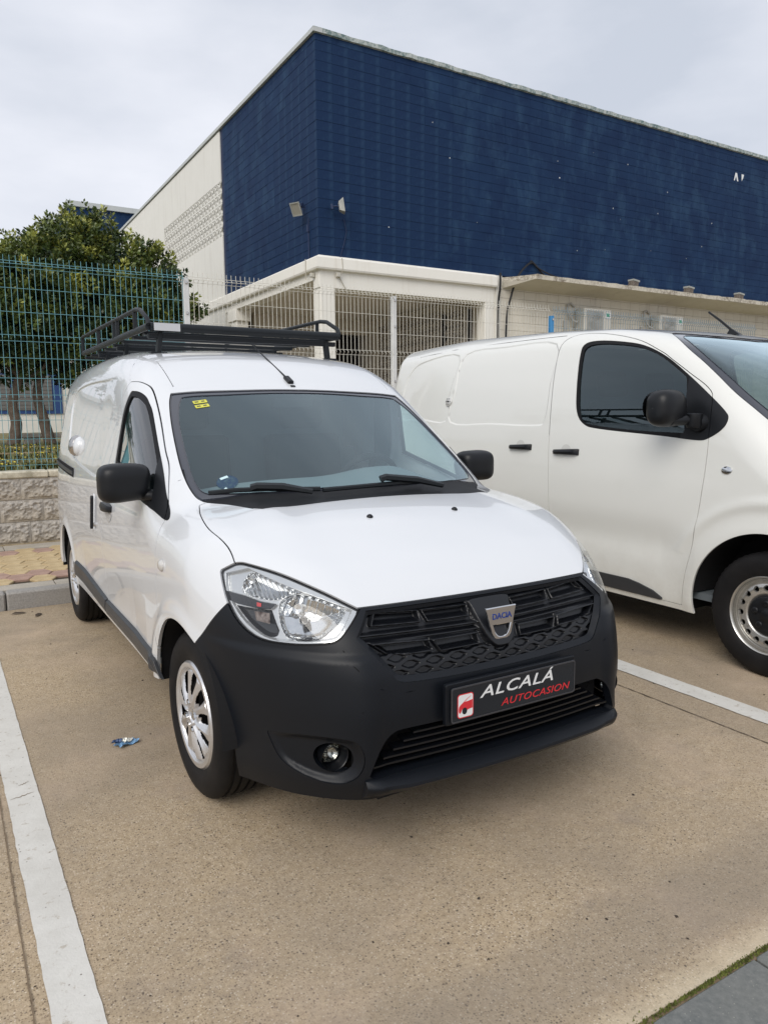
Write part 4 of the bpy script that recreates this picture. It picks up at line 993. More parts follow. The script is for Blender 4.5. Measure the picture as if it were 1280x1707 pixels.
GL2 = np.vstack([catmull([(0,.86),(-.35,.90),(-.60,.985),(-.655,.965),(-.768,.782),(-.812,.60),(-.835,.42),(-.833,.28),(-.82,.15),(-.775,.10)], 5, False, sharp=(2,)), [(-.70,-.06),(-.5,-.205),(-.25,-.285),(0,-.315),(.3,-.315),(.3,.86)]])
gl2, m = cut(m, plan_sd(m.V, GL2, 1.05))
GI2 = np.vstack([catmull([(0,.80),(-.35,.84),(-.60,.90),(-.70,.80),(-.765,.63),(-.79,.45),(-.785,.26),(-.74,.12),(-.5,-.08),(0,-.20)], 4, False, sharp=()), [(.3,-.20),(.3,.80)]])
pane2, frit2 = cut(gl2, plan_sd(gl2.V, GI2, 1.0))
DR2 = catmull([(1.70,.285),(1.70,.80),(1.735,1.30),(1.775,1.75),(1.74,1.93),(1.50,1.945),(1.131,1.872),(.903,1.779),(.801,1.72),(.659,1.631),(.53,1.545),(.485,1.47),(.47,1.264),(.474,1.03),(.518,.684),(.566,.465),(.588,.285)], 5, True, sharp=(0, 16))
door2, m = seam(m, side_sd(m.V, DR2), .002, dk)
WN2 = catmull([(1.50,1.42),(1.535,1.58),(1.562,1.80),(1.545,1.875),(1.43,1.888),(1.214,1.862),(1.031,1.822),(.849,1.743),(.664,1.622),(.51,1.505),(.40,1.413),(.372,1.37),(.392,1.315),(.472,1.262),(.547,1.250),(.795,1.270),(1.269,1.304),(1.42,1.335)], 5, True)
GS2 = catmull([(1.475,1.42),(1.51,1.58),(1.535,1.79),(1.515,1.850),(1.41,1.865),(1.203,1.842),(1.022,1.803),(.862,1.731),(.676,1.610),(.655,1.501),(.640,1.364),(.632,1.290),(.977,1.300),(1.325,1.330),(1.43,1.355)], 5, True, sharp=(8, 11))
w1, door2 = cut(door2, side_sd(door2.V, WN2)); w2_, m = cut(m, side_sd(m.V, WN2, 1.7)); 
sg2, ws2 = cut(w1.join(w2_), side_sd(w1.join(w2_).V, GS2)); sail2, ws2 = cut(ws2, np.where(ws2.V[:,1] < .66, ws2.V[:,1]-.655, .5))
m = groove(m, sdline(m.V[:,1:], [(2.955,.26),(2.97,1.29),(2.93,1.76),(2.90,1.93)])+np.where(m.V[:,0] > -.6, 1, 0), .002, dk)
m = groove(m, sdline(m.V[:,1:], [(1.78,1.955),(2.3,1.962),(3.0,1.962),(3.7,1.93)])+np.where(m.V[:,0] > -.6, 1, 0), .0022, dk, .008)
m = groove(m, sdline(m.V[:,1:], [(.395,1.50),(.43,1.50),(.47,1.47)])+np.where(m.V[:,0] > -.6, 1, 0), .002, dk)
PN2 = catmull([(1.83,1.90),(1.80,1.62),(1.80,1.37),(1.90,1.325),(2.4,1.335),(2.93,1.345),(2.925,1.6),(2.88,1.90),(2.4,1.925)], 4, True)
PN3 = catmull([(3.00,1.355),(3.4,1.37),(3.78,1.38),(3.80,1.6),(3.72,1.80),(3.5,1.885),(2.98,1.90),(3.0,1.6)], 4, True)
def f2(y, z):
    q = np.stack([y, z], 1); return .006*(sstep(-sdpoly(q, PN2)/.014+.5)+sstep(-sdpoly(q, PN3)/.014+.5))
bl2, m = cut(m, np.where((m.V[:,0] < -.5) & (m.V[:,1] > 1.72), 1.26-m.V[:,2], 1)); bl2 = emboss(bl2.subdiv().subdiv(), f2)
tri_obj('body_shell', rim(m, .014).join(bl2).both(), M_PAINT2, van2)
tri_obj('bonnet', rim(hood2, .014).both(), M_PAINT2, van2)
DOORS2 = both_sides('front_door', rim(door2, .014), M_PAINT2, van2)
tag(tri_obj('panel_gaps', join_all(dk).both(), M_DARKIN, van2), kind='stuff'); tri_obj('front_bumper', rim(bump2, .02).both(), M_PLAST, van2)
g2 = tri_obj('windscreen', pane2.offset(-.004).both(), M_GLASS, van2); tri_obj('glass_border', rim(frit2, .006).offset(-.004).both(), M_FRIT, g2)
for sx in (-1, 1):
    q = lamp2 if sx < 0 else lamp2.mirror(); h = tri_obj('headlight', q.offset(-.03), M_REFL, van2); tri_obj('lamp_lens', q, M_LENS, h)
for d_, mir in zip(DOORS2, (False, True)):
    f = (lambda q: q.mirror()) if mir else (lambda q: q); sx = 1 if mir else -1
    tri_obj('door_window', f(sg2.offset(-.010)), M_TGLASS, d_); tri_obj('window_seal', f(rim(ws2.offset(-.003), .008)), M_RUBSEAL, d_)
    tri_obj('mirror_base_panel', f(rim(sail2.offset(.003), .012)), M_MIRR, d_)
    def mf(P):
        a = P-np.array([-1.085, .66, 1.430]); w = .135+.0*a[:,2]; hz = .105
        d = (np.abs(a[:,0]/.115)**3+np.abs((a[:,1]+.02)/.085)**2.4+np.abs((a[:,2]-.0)/(hz*(1-.0*a[:,0])))**3.0)
        return smax((d**(1/2.8)-1)*.09, P[:,1]-.72, .015)
    mm = surfnet(mf, (-1.23,.54,1.30), (-.94,.78,1.57), .010); tri_obj('door_mirror', f(mm), M_MIRR, d_)
    mb = MB(); mb.tube([(sx*1.10,.60,1.362),(sx*1.03,.585,1.362),(sx*.985,.565,1.364)], [.030,.030,.028], 12, sq=1.1)
    mb.lathe([(-.040,.001),(-.040,.040),(-.028,.046),(.036,.044),(.042,.036),(.042,.001)], 24, 'z', Matrix.Translation((sx*.962,.545,1.360))); mb.tube([(sx*.955,.54,1.345),(sx*.915,.535,1.345)], [.045,.055], 12); mb.build('mirror_arm', M_MIRR, d_)
    mb = MB(); mb.add([(sx*(-1.085*-1)+.10*math.cos(t), .723, 1.44+.085*math.sin(t)) for t in np.linspace(0, 2*math.pi, 24, endpoint=False)], [tuple(range(24))]); mb.build('mirror_glass', M_CHROME, d_)
    for y, z, par, nm in ((1.555,1.147,d_,'door_handle'), (2.02,1.166,van2,'sliding_door_handle')):
        M = on_side(F2, y, z, sx); mb = MB(); V = []; n = 14
        for k in range(n+1):
            t = k/n*2-1; th = .034*(1-t**4)**.6+.004; hh = .017-.003*t
            for b, o in ((-1,0),(-.8,.8),(0,1),(.8,.8),(1,0)): V.append(M @ Vector((t*.122, b*hh*1.15-.003*t, o*th-.002)))
        mb.add(V, [(5*k+a, 5*k+a+1, 5*k+6+a, 5*k+5+a) for k in range(n) for a in range(4)], True); mb.build(nm, M_MIRR, par)
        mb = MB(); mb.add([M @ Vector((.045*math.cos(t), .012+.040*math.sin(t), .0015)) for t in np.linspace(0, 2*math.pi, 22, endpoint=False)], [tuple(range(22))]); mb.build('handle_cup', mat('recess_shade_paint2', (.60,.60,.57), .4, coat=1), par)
    M = on_side(F2, .337, 1.092, sx); mb = MB(); mb.lathe([(0,.022),(.005,.021),(.010,.013),(.012,.001)], 20, 'z', M @ Matrix.Scale(1.5, 4, (1,0,0))); mb.build('side_repeater', M_CHROME, van2)
    M = on_side(F2, 2.985, 1.515, sx); mb = MB(); mb.lathe([(0,.040),(.008,.039),(.012,.034),(.012,.001)], 28, 'z', M); mb.build('security_lock', M_STAIN if False else mat('lock_paint', (.62,.62,.60), .3, .3), van2)
    mb = MB(); 
    for k in range(6): mb.box((-.004,-.003,.012), (.004,.003,.014), M @ Matrix.Rotation(k*math.pi/3, 4, 'Z') @ Matrix.Translation((.026,0,0)))
    mb.box((-.012,-.006,.012), (.012,.006,.0135), M); mb.build('lock_keyway', M_DARKIN, van2)
    # lower cladding
    cl, _ = cut(Tri(m.V, m.N, m.T), np.where(m.V[:,0] < -.5, sdpoly(m.V[:,1:], [(.705,.290),(.79,.335),(.90,.362),(.98,.374),(2.90,.374),(2.90,.290)]), 1)); cl2, _ = cut(door2, side_sd(door2.V, [(.705,.290),(.79,.335),(.90,.362),(.98,.374),(2.90,.374),(2.90,.290)]))
    tri_obj('sill_cladding', f(rim(cl2.offset(.010), .010)), M_CLAD, d_)
    tri_obj('sill_cladding', f(rim(cl.offset(.010), .010)), M_CLAD, van2)
# wheels: steel rims with round vent holes
def steel_rim():
    n, nr = 320, 60; a = np.linspace(0, 2*np.pi, n, endpoint=False); rr = np.linspace(.055, .208, nr); A, Rr = np.meshgrid(a, rr, indexing='ij'); A, Rr = A.ravel(), Rr.ravel()
    prof = Curve([(.0,.015),(.10,.018),(.118,.034),(.150,.042),(.172,.030),(.182,.012),(.194,.010),(.200,.038),(.208,.046)], .0028)
    V = np.stack([-prof(Rr), Rr*np.cos(A), Rr*np.sin(A)], 1); i = np.arange(n*nr).reshape(n, nr); j = np.roll(i, -1, axis=0)
    q = np.stack([i[:, :-1].ravel(), i[:, 1:].ravel(), j[:, 1:].ravel(), j[:, :-1].ravel()], 1); g = Tri(V, V*0, np.vstack([q[:, [0,1,2]], q[:, [0,2,3]]])).recalc()
    if g.N[0,0] > 0: g = g.flip(); g.N = -g.N*-1
    g.recalc(); 
    if g.N[:,0].mean() > 0: g = Tri(g.V, -g.N, g.T[:, ::-1])
    r = np.hypot(g.V[:,1], g.V[:,2]); an = np.arctan2(g.V[:,2], g.V[:,1]); st = 2*np.pi/16; an = (an+st/2) % st-st/2
    _, g = cut(g, np.hypot(r*np.cos(an)-.148, r*np.sin(an))-.0165); return rim(g, .012)
RIM = tri_obj('steel_rim', steel_rim(), M_STEEL); COL.objects.unlink(RIM); RIMM = RIM.data; bpy.data.objects.remove(RIM)
mb = MB(); mb.lathe([(-.052,.001),(-.050,.030),(-.046,.034),(-.048,.060),(-.050,.096),(-.044,.104),(-.030,.106)], 40, 'x')
for k in range(5):
    a = 2*math.pi*k/5+.3; M = Matrix.Translation((-.047,.066*math.cos(a),.066*math.sin(a))); mb.lathe([(-.006,.001),(-.008,.012),(-.004,.018),(0,.019)], 16, 'x', M)
HUBC = mb.mesh('hub_cap', M_MIRR)
TY2 = tyre_mesh(.337, .215, .210); mb = MB(); mb.lathe([(.03,.001),(.03,.205),(.0,.209)], 40, 'x'); WB2 = mb.mesh('brake_shadow', M_DARKIN)
for x, y, fl in ((-.83,.08,0), (-.83,3.36,0), (.83,.08,1), (.83,3.36,1)):
    w = inst('wheel', TY2, (x, y, .335), (math.radians(40+y*20), 0, math.radians(180*fl)), van2)
    inst('steel_rim', RIMM, (-.058,0,0), (0,0,0), w); inst('hub_cap', HUBC, (-.052,0,0), (.5,0,0), w); inst('wheel_disc', WB2, (-.05,0,0), (0,0,0), w)
housing(.08, van2, .93, .62, .34, .45); housing(3.36, van2, .93, .62, .34, .45)
mb = MB(); mb.box((-.62,-.75,.22), (.62,3.8,.34)); mb.box((-.90,.62,.235), (.90,2.85,.30)); mb.build('underbody', M_DARKIN, van2)
# aerial, wiper, cabin
P = hit_z(F2, [.0], [.98], .6, 2.3); p = Vector(P[0]); mb = MB(); mb.add([p+Vector(v) for v in [(-.018,-.05,-.004),(.018,-.05,-.004),(.018,.05,.006),(-.018,.05,.006),(-.006,.018,.040),(.006,.018,.040),(.006,.036,.040),(-.006,.036,.040)]], [(0,1,5,4),(1,2,6,5),(2,3,7,6),(3,0,4,7),(4,5,6,7),(3,2,1,0)])
ae = mb.build('aerial', M_MIRR, van2); mb = MB(); mb.tube([p+Vector((0,.02,.03)), p+Vector((-.01,.10,.10)), p+Vector((-.02,.19,.17))], [.009,.0085,.007], 8); mb.build('aerial_rod', M_MIRR, ae)
c2 = empty('cabin', (0,0,0)); c2.parent = van2
mb = MB(); V = []; xs = np.linspace(-.80, .80, 21); pr_ = [(-.15,1.13),(.15,1.16),(.42,1.16),(.50,1.08),(.50,.6)]
for x in xs: V += [(x, y+.28*(abs(x)/.8)**2, z) for y, z in pr_]
mb.add(V, [(i*5+j, i*5+j+1, (i+1)*5+j+1, (i+1)*5+j) for i in range(20) for j in range(4)], True); mb.build('dashboard', M_DASH, c2)
for x in (-.5, .0, .5):
    mb = MB(); mb.box((x-.22,.95,.75), (x+.22,1.42,.9), bev=.05); st = mb.build('seat', M_SEAT, c2); mb = MB(); mb.box((x-.22,-.06,.0), (x+.22,.06,.62), Matrix.Translation((0,1.42,.88)) @ Matrix.Rotation(-.2, 4, 'X'), bev=.05); mb.build('backrest', M_SEAT, st)
    mb = MB(); mb.box((x-.12,-.045,.66), (x+.12,.045,.83), Matrix.Translation((0,1.42,.88)) @ Matrix.Rotation(-.2, 4, 'X'), bev=.04); mb.build('headrest', M_SEAT, st)
mb = MB(); mb.box((-.86,1.74,.32), (.86,1.76,1.60)); mb.box((-.74,1.74,1.6), (.74,1.76,1.88)); mb.box((-.86,0,.32), (.86,1.74,.36)); mb.build('bulkhead', M_BULK, c2)
lin, _ = cut(m, m.V[:,1]-1.7); _, lin = cut(lin, lin.V[:,2]-1.0); tri_obj('cabin_lining', lin.offset(-.022).flip().both(), M_BULK, c2)
mb = MB(); mb.tube([(-.55,.02,1.20),(-.3,-.12,1.19),(.05,-.20,1.20)], .012, 6); mb.build('wiper', M_BLACKMET, van2)
# ------------------------------------------------------------------ ground
def _conc(g, b):
    """coarse exposed-aggregate concrete, beige, with stains"""
    v = g.pos(); mid = g.noise(75, 6, .9, v); big = g.noise(.85, 5, .62, v); st = g.noise(2.7, 6, .7, v); sm = g.noise(22, 4, .7, v); z0 = (0,0,0)
    base = g.mix(g.ramp(mid, [(.34,0),(.66,1)]), (.275,.203,.124), (.585,.465,.312))
    base = g.mix(g.ramp(sm, [(.40,0),(.70,.35)]), base, (.60,.50,.375))
    def specks(scale, r0, r1, pick, col, k):
        d = g.voro(scale, 'F1', v); c = g.voro(scale, 'F1', v, 'Color'); sc = g.n('ShaderNodeSeparateColor'); g.l(c, sc.inputs[0])
        m = g.math('MULTIPLY', g.ramp(d, [(r0, k), (r1, 0)]), g.ramp(sc.outputs[0], [(pick, 1), (pick+.04, 0)])); return g.mix(m, base, col)
    base = specks(150, .22, .42, .42, (.13,.092,.058), .75); base = specks(95, .20, .36, .22, (.085,.062,.042), .85)
    base = specks(130, .22, .40, .28, (.72,.63,.50), .65); base = specks(38, .08, .16, .30, (.045,.035,.028), .9); base = specks(210, .2, .45, .5, (.24,.17,.115), .5)
    base = g.mix(g.ramp(big, [(.40,0),(.60,.50)]), base, (.265,.220,.170))
    base = g.mix(g.ramp(st, [(.55,0),(.68,.40)]), base, (.215,.180,.150))
    base = g.mix(g.ramp(g.noise(1.4, 4, .6, v), [(.50,0),(.72,.40)]), base, (.62,.475,.350))
    y = g.xyz()[1]; edge = g.math('ADD', y, g.math('MULTIPLY', g.noise(6, 5, .7, v), .12))
    base = g.mix(g.ramp(g.math('ADD', edge, 2.0), [(.50,.0),(.60,.45),(.75,.40),(.86,0)]), base, (.215,.185,.150))
    base = g.mix(g.ramp(g.math('ADD', edge, 2.0), [(.46,.75),(.55,0)]), base, (.62,.54,.40))
    g.l(base, b.inputs['Base Color'])
    h = g.math('ADD', g.math('MULTIPLY', mid, .9), g.math('MULTIPLY', g.voro(150, 'F1', v), .35)); g.bump(h, b, .55, .005)
M_CONC = mat('aggregate_concrete', rough=.88, build=_conc, spec=.3)
M_EARTH = mat('joint_earth', (.20,.145,.09), .95)
M_BASE = mat('base_ground', rough=.95, build=worn((.20,.16,.12), (.27,.22,.17), 2, .95))
mb = MB(); mb.box((-90,-60,-.5), (140,150,-.030)); tag(mb.build('ground', M_BASE), kind='structure')
park = empty('parking_lot', (0,0,0)); tag(park, kind='structure')
mb = MB(); xj = [-11.2, -8.4,-5.6,-2.8+.0,-1.470,1.372,4.19,7.0,9.8,12.6]; xj = [-9.90,-7.09,-4.28,-1.468,1.374,4.18,7.0,9.8,12.6]
for a, b_ in zip(xj[:-1], xj[1:]):
    q = MB(); q.box((a+.0014, -1.583, -.12), (b_-.0014, 3.352, 0)); q.build('concrete_slab', M_CONC, park)
mb = MB(); mb.box((-9.9,-1.60,-.14), (12.6,3.36,-.0035)); mb.build('joint_bed', M_EARTH, park)
def _line(g, b):
    v = g.pos(); n = g.noise(26, 6, .75, v); w = g.noise(7, 5, .7, v)
    c = g.mix(g.ramp(w, [(.3,0),(.75,.5)]), (.66,.645,.60), (.44,.42,.375)); c = g.mix(g.ramp(g.voro(30, 'F1', v), [(.05,.9),(.10,0)]), c, (.14,.115,.09))
    c = g.mix(g.ramp(n, [(.58,0),(.66,.75)]), c, (.38,.33,.26)); g.l(c, b.inputs['Base Color']); g.bump(g.noise(90, 5, .7, v), b, .4, .004)
M_LINE = mat('worn_road_paint', rough=.75, build=_line)
def bay_line(x0a, x0b, x1a, x1b, y0, y1, wob=.0022):
    """painted line between y0 and y1 with slightly uneven edges; x at y0 -> x at y1"""
    n = 90; rs = random.Random(int(x0a*1000)); L = []; R_ = []
    for i in range(n+1):
        t = i/n; y = y0+(y1-y0)*t; L.append((x0a+(x1a-x0a)*t+rs.uniform(-wob, wob), y)); R_.append((x0b+(x1b-x0b)*t+rs.uniform(-wob, wob)*.6, y))
    V = [(x, y, .004) for x, y in L]+[(x, y, .004) for x, y in R_]; mb = MB(); mb.add(V, [(i, n+1+i, n+2+i, i+1) for i in range(n)]); return mb.build('bay_line', M_LINE, park)
bay_line(-1.428,-1.318,-1.475,-1.370,-1.40,3.30); bay_line(1.560,1.690,1.535,1.680,-1.40,3.30)
bay_line(4.48,4.60,4.46,4.58,-1.40,3.30); bay_line(-4.34,-4.23,-4.37,-4.26,-1.40,3.30)
# ragged dark joints between the slabs
for x0, w0, c_ in ((1.374,.0030,'joint_dirt'), (-1.468,.0022,'joint_dirt_pale')):
    rs = random.Random(9); V = []; n = 220
    for i in range(n+1):
        y = -1.57+4.92*i/n; x = x0+rs.uniform(-.0015,.0015); w = w0*rs.uniform(.5,1.25); V += [(x-w, y, .0035), (x+w, y, .0035)]
    mb = MB(); mb.add(V, [(2*i, 2*i+1, 2*i+3, 2*i+2) for i in range(n)]); mb.build('slab_joint', mat(c_, (.07,.052,.036) if x0 > 0 else (.19,.14,.09), .95), park)
# cracks across the left line
for (y, a, b_) in ((.30,-1.435,-1.352), (.40,-1.40,-1.36)):
    rs = random.Random(3); n = 14; V = []
    for i in range(n+1):
        x = a+(b_-a)*i/n; yy = y+.018*i/n+rs.uniform(-.004,.004); w = .0022*(1-abs(i/n*2-1))+.0005; V += [(x, yy-w, .0052), (x, yy+w, .0052)]
    mb = MB(); mb.add(V, [(2*i, 2*i+2, 2*i+3, 2*i+1) for i in range(n)]); mb.build('paint_crack', M_EARTH, park)
# paler cement strip, mossy joint, grey gutter stones at the lower right
def _grey(g, b):
    v = g.pos(); c = g.mix(g.ramp(g.noise(60, 5, .75, v), [(.3,0),(.7,1)]), (.105,.115,.112), (.185,.19,.182)); c = g.mix(g.ramp(g.voro(75, 'F1', v), [(.06,.8),(.14,0)]), c, (.36,.35,.30)); c = g.mix(g.ramp(g.noise(4, 4, .6, v), [(.4,0),(.8,.35)]), c, (.22,.215,.19))
    g.l(c, b.inputs['Base Color']); g.bump(g.noise(120, 4, .7, v), b, .4, .003)
M_GUT = mat('grey_gutter_stone', rough=.85, build=_grey)
gut = empty('gutter', (0,-1.585,0)); tag(gut, kind='structure')
xs = -6.65
while xs < 9:
    mb = MB(); mb.box((xs+.004, -.42, -.10), (xs+.396, -.012, .002+random.uniform(-.001,.002)), bev=.006); mb.build('gutter_stone', M_GUT, gut); xs += .40
# moss: a ragged ridge of tiny tufts
rs = random.Random(11); V = []; F = []
for i in range(7000):
    x = rs.uniform(-2.6, 2.2); k = .5+.5*math.sin(x*7)*math.sin(x*2.3+1); w_ = .004+.004*k+.012*math.exp(-((x+.27)/.06)**2); y = -1.589+rs.gauss(0, w_*.6); s = rs.uniform(.0015,.004)*(1+.4*k); a = rs.uniform(0, 6.28); h = rs.uniform(.002,.007)
    o = len(V); V += [(x+s*math.cos(a), y+s*math.sin(a)*.8, -.002), (x-s*math.cos(a), y-s*math.sin(a)*.8, -.002), (x+rs.uniform(-.003,.003), y+rs.uniform(-.003,.003), h)]; F.append((o, o+1, o+2))
mb = MB(); mb.add(V, F); tag(mb.build('moss', mat('moss', rough=.95, build=worn((.07,.085,.014), (.17,.19,.04), 30, .9)), fix=False), kind='stuff', label='thin line of green moss along the grey gutter stones', cat=None)
# ------------------------------------------------------------------ kerb, pavement
def _kerb(g, b):
    v = g.pos(); c = g.mix(g.ramp(g.noise(70, 5, .8, v), [(.3,0),(.7,1)]), (.20,.19,.18), (.40,.385,.36)); c = g.mix(g.ramp(g.noise(4, 5, .6, v), [(.4,0),(.75,.5)]), c, (.34,.31,.27)); g.l(c, b.inputs['Base Color']); g.bump(g.noise(90, 5, .8, v), b, .5, .006)
M_KERB = mat('granite_kerb', rough=.85, build=_kerb)
pav = empty('pavement', (0,3.35,0)); tag(pav, kind='structure')
def kmesh(w=.992):
    mb = MB(); mb.box((0,0,-.1), (w,.13,.13), bev=.012); return mb.mesh('kerb_stone', M_KERB)
KM = kmesh(); x = -1.232-9
while x < 12: inst('kerb_stone', KM, (x+.004, random.uniform(-.002,.002)+.004, random.uniform(-.002,.002)), (0,0,random.uniform(-.002,.002)), pav); x += 1.0
M_BAND = mat('pale_concrete_band', rough=.85, build=worn((.33,.30,.25), (.43,.39,.33), 5, .85, .4, .004, 70))
def band(y0, y1, L, nm, z=.128, off=0):
    mb = MB(); mb.box((0,0,-.05), (L-.006,y1-y0-.004,z), bev=.003); me = mb.mesh(nm, M_BAND); x = -9.2+off
    while x < 12: inst(nm, me, (x, y0, 0), parent=pav); x += L
band(.134,.325,.8,'edging_slab',off=.33); band(2.03,2.36,.8,'edging_slab',off=.1)
mb = MB(); mb.box((-10,.14,-.1), (12.6,2.36,.112)); mb.build('paving_bed', mat('paving_sand', rough=.95, build=worn((.03,.022,.012), (.07,.052,.03), 20, .95)), pav)
# interlocking six-sided paving blocks: two colours, every fifth row red-brown
def _tile(c0, c1): return worn(c0, c1, 9, .8, .5, .003, 120)
M_TY = mat('ochre_paver', rough=.8, build=_tile((.40,.29,.15), (.55,.43,.25))); M_TR = mat('red_brown_paver', rough=.8, build=_tile((.30,.19,.15), (.42,.28,.22)))
def paver():
    hx, hy = .100, .119; o = []
    P = [(-hx,0),(-hx+.048,-hy),(hx-.048,-hy),(hx,0),(hx-.048,hy),(-hx+.048,hy)]
    mb = MB(); mb.prism(P, 0, .020); k = .93; 
    return P
PP = paver()
def pmesh(m_):
    mb = MB(); P = PP; n = 6; V = [(x, y, 0) for x, y in P]+[(x, y, .022) for x, y in P]+[(x*.94, y*.92, .027) for x, y in P]
    mb.add(V, [(i, (i+1) % n, n+(i+1) % n, n+i) for i in range(n)]+[(n+i, n+(i+1) % n, 2*n+(i+1) % n, 2*n+i) for i in range(n)]+[tuple(range(2*n, 3*n))]); return mb.mesh('paver', m_)
PY, PR = pmesh(M_TY), pmesh(M_TR); px_, py_ = .1585, .067
cand = []
for r in range(13):
    for c in range(-28, 60):
        x = c*px_*2*.98+(r % 2)*px_*.98; y = .455+r*.1255; 
        cand.append((x, y, r))
cand.sort(key=lambda t: (abs(t[0]+.95) > .95, abs(t[0]+1.0)))
RED = {3, 9, 10, 21, 22}
rest_ = {0: MB(), 1: MB()}
for i, (x, y, r) in enumerate(cand):
    red = r in (1, 2, 11); jx, jy, jz = random.uniform(-.003,.003), random.uniform(-.002,.002), random.uniform(-.0025,.0025)
    if i < 300: inst('paver', PR if red else PY, (x+jx, y+jy, .103+jz), (random.uniform(-.01,.01), random.uniform(-.01,.01), random.uniform(-.02,.02)), pav)
    else: rest_[red].add([(x+jx+a, y+jy+b, .130+jz) for a, b in PP]+[(x+jx+a, y+jy+b, .11) for a, b in PP], [(0,1,2,3,4,5)]+[(k, (k+1) % 6, 6+(k+1) % 6, 6+k) for k in range(6)])
for k, m_ in ((0, M_TY), (1, M_TR)): tag(rest_[k].build('paving_blocks', m_, pav), kind='stuff')

# loose grit and crumbs on the concrete
rs = random.Random(31); V = []; F = []
for i in range(420):
    x, y = rs.uniform(-2.2, 3.2), rs.uniform(-1.5, 3.3); s = rs.choice((.002,.003,.003,.004,.006)); a = rs.uniform(0, 6.28); o = len(V)
    for k in range(4): V.append((x+s*rs.uniform(.6,1.5)*math.cos(a+k*1.57), y+s*rs.uniform(.6,1.5)*math.sin(a+k*1.57), .001))
    V.append((x, y, s*.9)); F += [(o+k, o+(k+1) % 4, o+4) for k in range(4)]
mb = MB(); mb.add(V, F); tag(mb.build('grit', mat('dark_grit', (.05,.038,.028), .9), fix=False), kind='stuff')
# ------------------------------------------------------------------ low block wall with coping
def _split(g, b):
    v = g.pos(); c = g.mix(g.ramp(g.noise(25, 6, .8, v), [(.3,0),(.7,1)]), (.34,.315,.28), (.53,.50,.455)); c = g.mix(g.ramp(g.xyz()[2], [(.02,.45),(.14,0)]), c, (.34,.27,.17)); c = g.mix(g.ramp(g.noise(3, 5, .6, v), [(.45,0),(.8,.4)]), c, (.36,.33,.30)); g.l(c, b.inputs['Base Color']); g.bump(g.noise(60, 6, .85, v), b, .8, .010)
M_SPLIT = mat('split_face_block', rough=.92, build=_split)
def _cop(g, b):
    v = g.pos(); c = g.mix(g.ramp(g.noise(30, 6, .8, v), [(.3,0),(.7,1)]), (.50,.46,.36), (.70,.65,.53)); c = g.mix(g.ramp(g.noise(5, 6, .7, v), [(.48,0),(.68,.7)]), c, (.20,.18,.12)); g.l(c, b.inputs['Base Color']); g.bump(g.noise(70, 5, .8, v), b, .5, .006)
M_COP = mat('weathered_coping', rough=.9, build=_cop)
wall = empty('boundary_wall', (0,5.70,.13), 0, 'low beige split-face block wall with a pale coping, under the wire fence', 'wall')
def splitblock(seed, w=.398, h=.221):
    rs = np.random.RandomState(seed); nx, nz_ = 41, 24; xs = np.linspace(0, w, nx); zs = np.linspace(0, h, nz_); X, Z = np.meshgrid(xs, zs, indexing='ij')
    e = np.minimum(np.minimum(X, w-X), np.minimum(Z, h-Z)); k = np.clip(e/.03, 0, 1)
    D = np.zeros_like(X)
    for s, a in ((8,.007),(4,.009),(2,.007)):
        g = rs.randn(nx//s+3, nz_//s+3); gx = np.linspace(0, g.shape[0]-1.01, nx); gz = np.linspace(0, g.shape[1]-1.01, nz_); ix, iz = gx.astype(int), gz.astype(int); fx, fz = (gx-ix)[:,None], (gz-iz)[None]
        D += a*(g[ix][:,iz]*(1-fx)*(1-fz)+g[ix+1][:,iz]*fx*(1-fz)+g[ix][:,iz+1]*(1-fx)*fz+g[ix+1][:,iz+1]*fx*fz)
    Y = -(.012+.012*k+np.clip(D, -.014, .024)*k); k2 = .45+.55*k; Y = Y*k2+(-.018)*(1-k2); V = [(X.flat[i], Y.flat[i], Z.flat[i]) for i in range(X.size)]
    F = [(i*nz_+j, (i+1)*nz_+j, (i+1)*nz_+j+1, i*nz_+j+1) for i in range(nx-1) for j in range(nz_-1)]
    mb = MB(); mb.add(V, F, False); mb.box((0,.0,0), (w,.19,h)); return mb.mesh('block', M_SPLIT, fix=False)
SB = [splitblock(s) for s in range(6)]
k = 0
for row in range(3):
    x = -6.5-.20*(row % 2)+(.07 if row == 0 else 0)
    while x < 8.2:
        inst('block', SB[(k*5+row*2) % 6], (x, 0, .003+row*.2245), parent=wall); x += .40; k += 1
mb = MB(); mb.box((-6.6,.01,0), (8.2,.18,.665)); mb.build('wall_core', mat('mortar', (.27,.24,.20), .95), wall)
mb = MB(); mb.box((-6.6,-.05,-.02), (8.2,-.005,.010)); mb.build('mortar_fillet', mat('dirty_mortar', rough=.95, build=worn((.22,.17,.10), (.38,.31,.21), 12, .9)), wall)
mb = MB(); mb.box((0,-.035,0), (.496,.215,.070), bev=.012); CP = mb.mesh('coping_stone', M_COP); x = -6.63
while x < 8.2: inst('coping_stone', CP, (x, random.uniform(-.004,.004), .672), parent=wall); x += .5
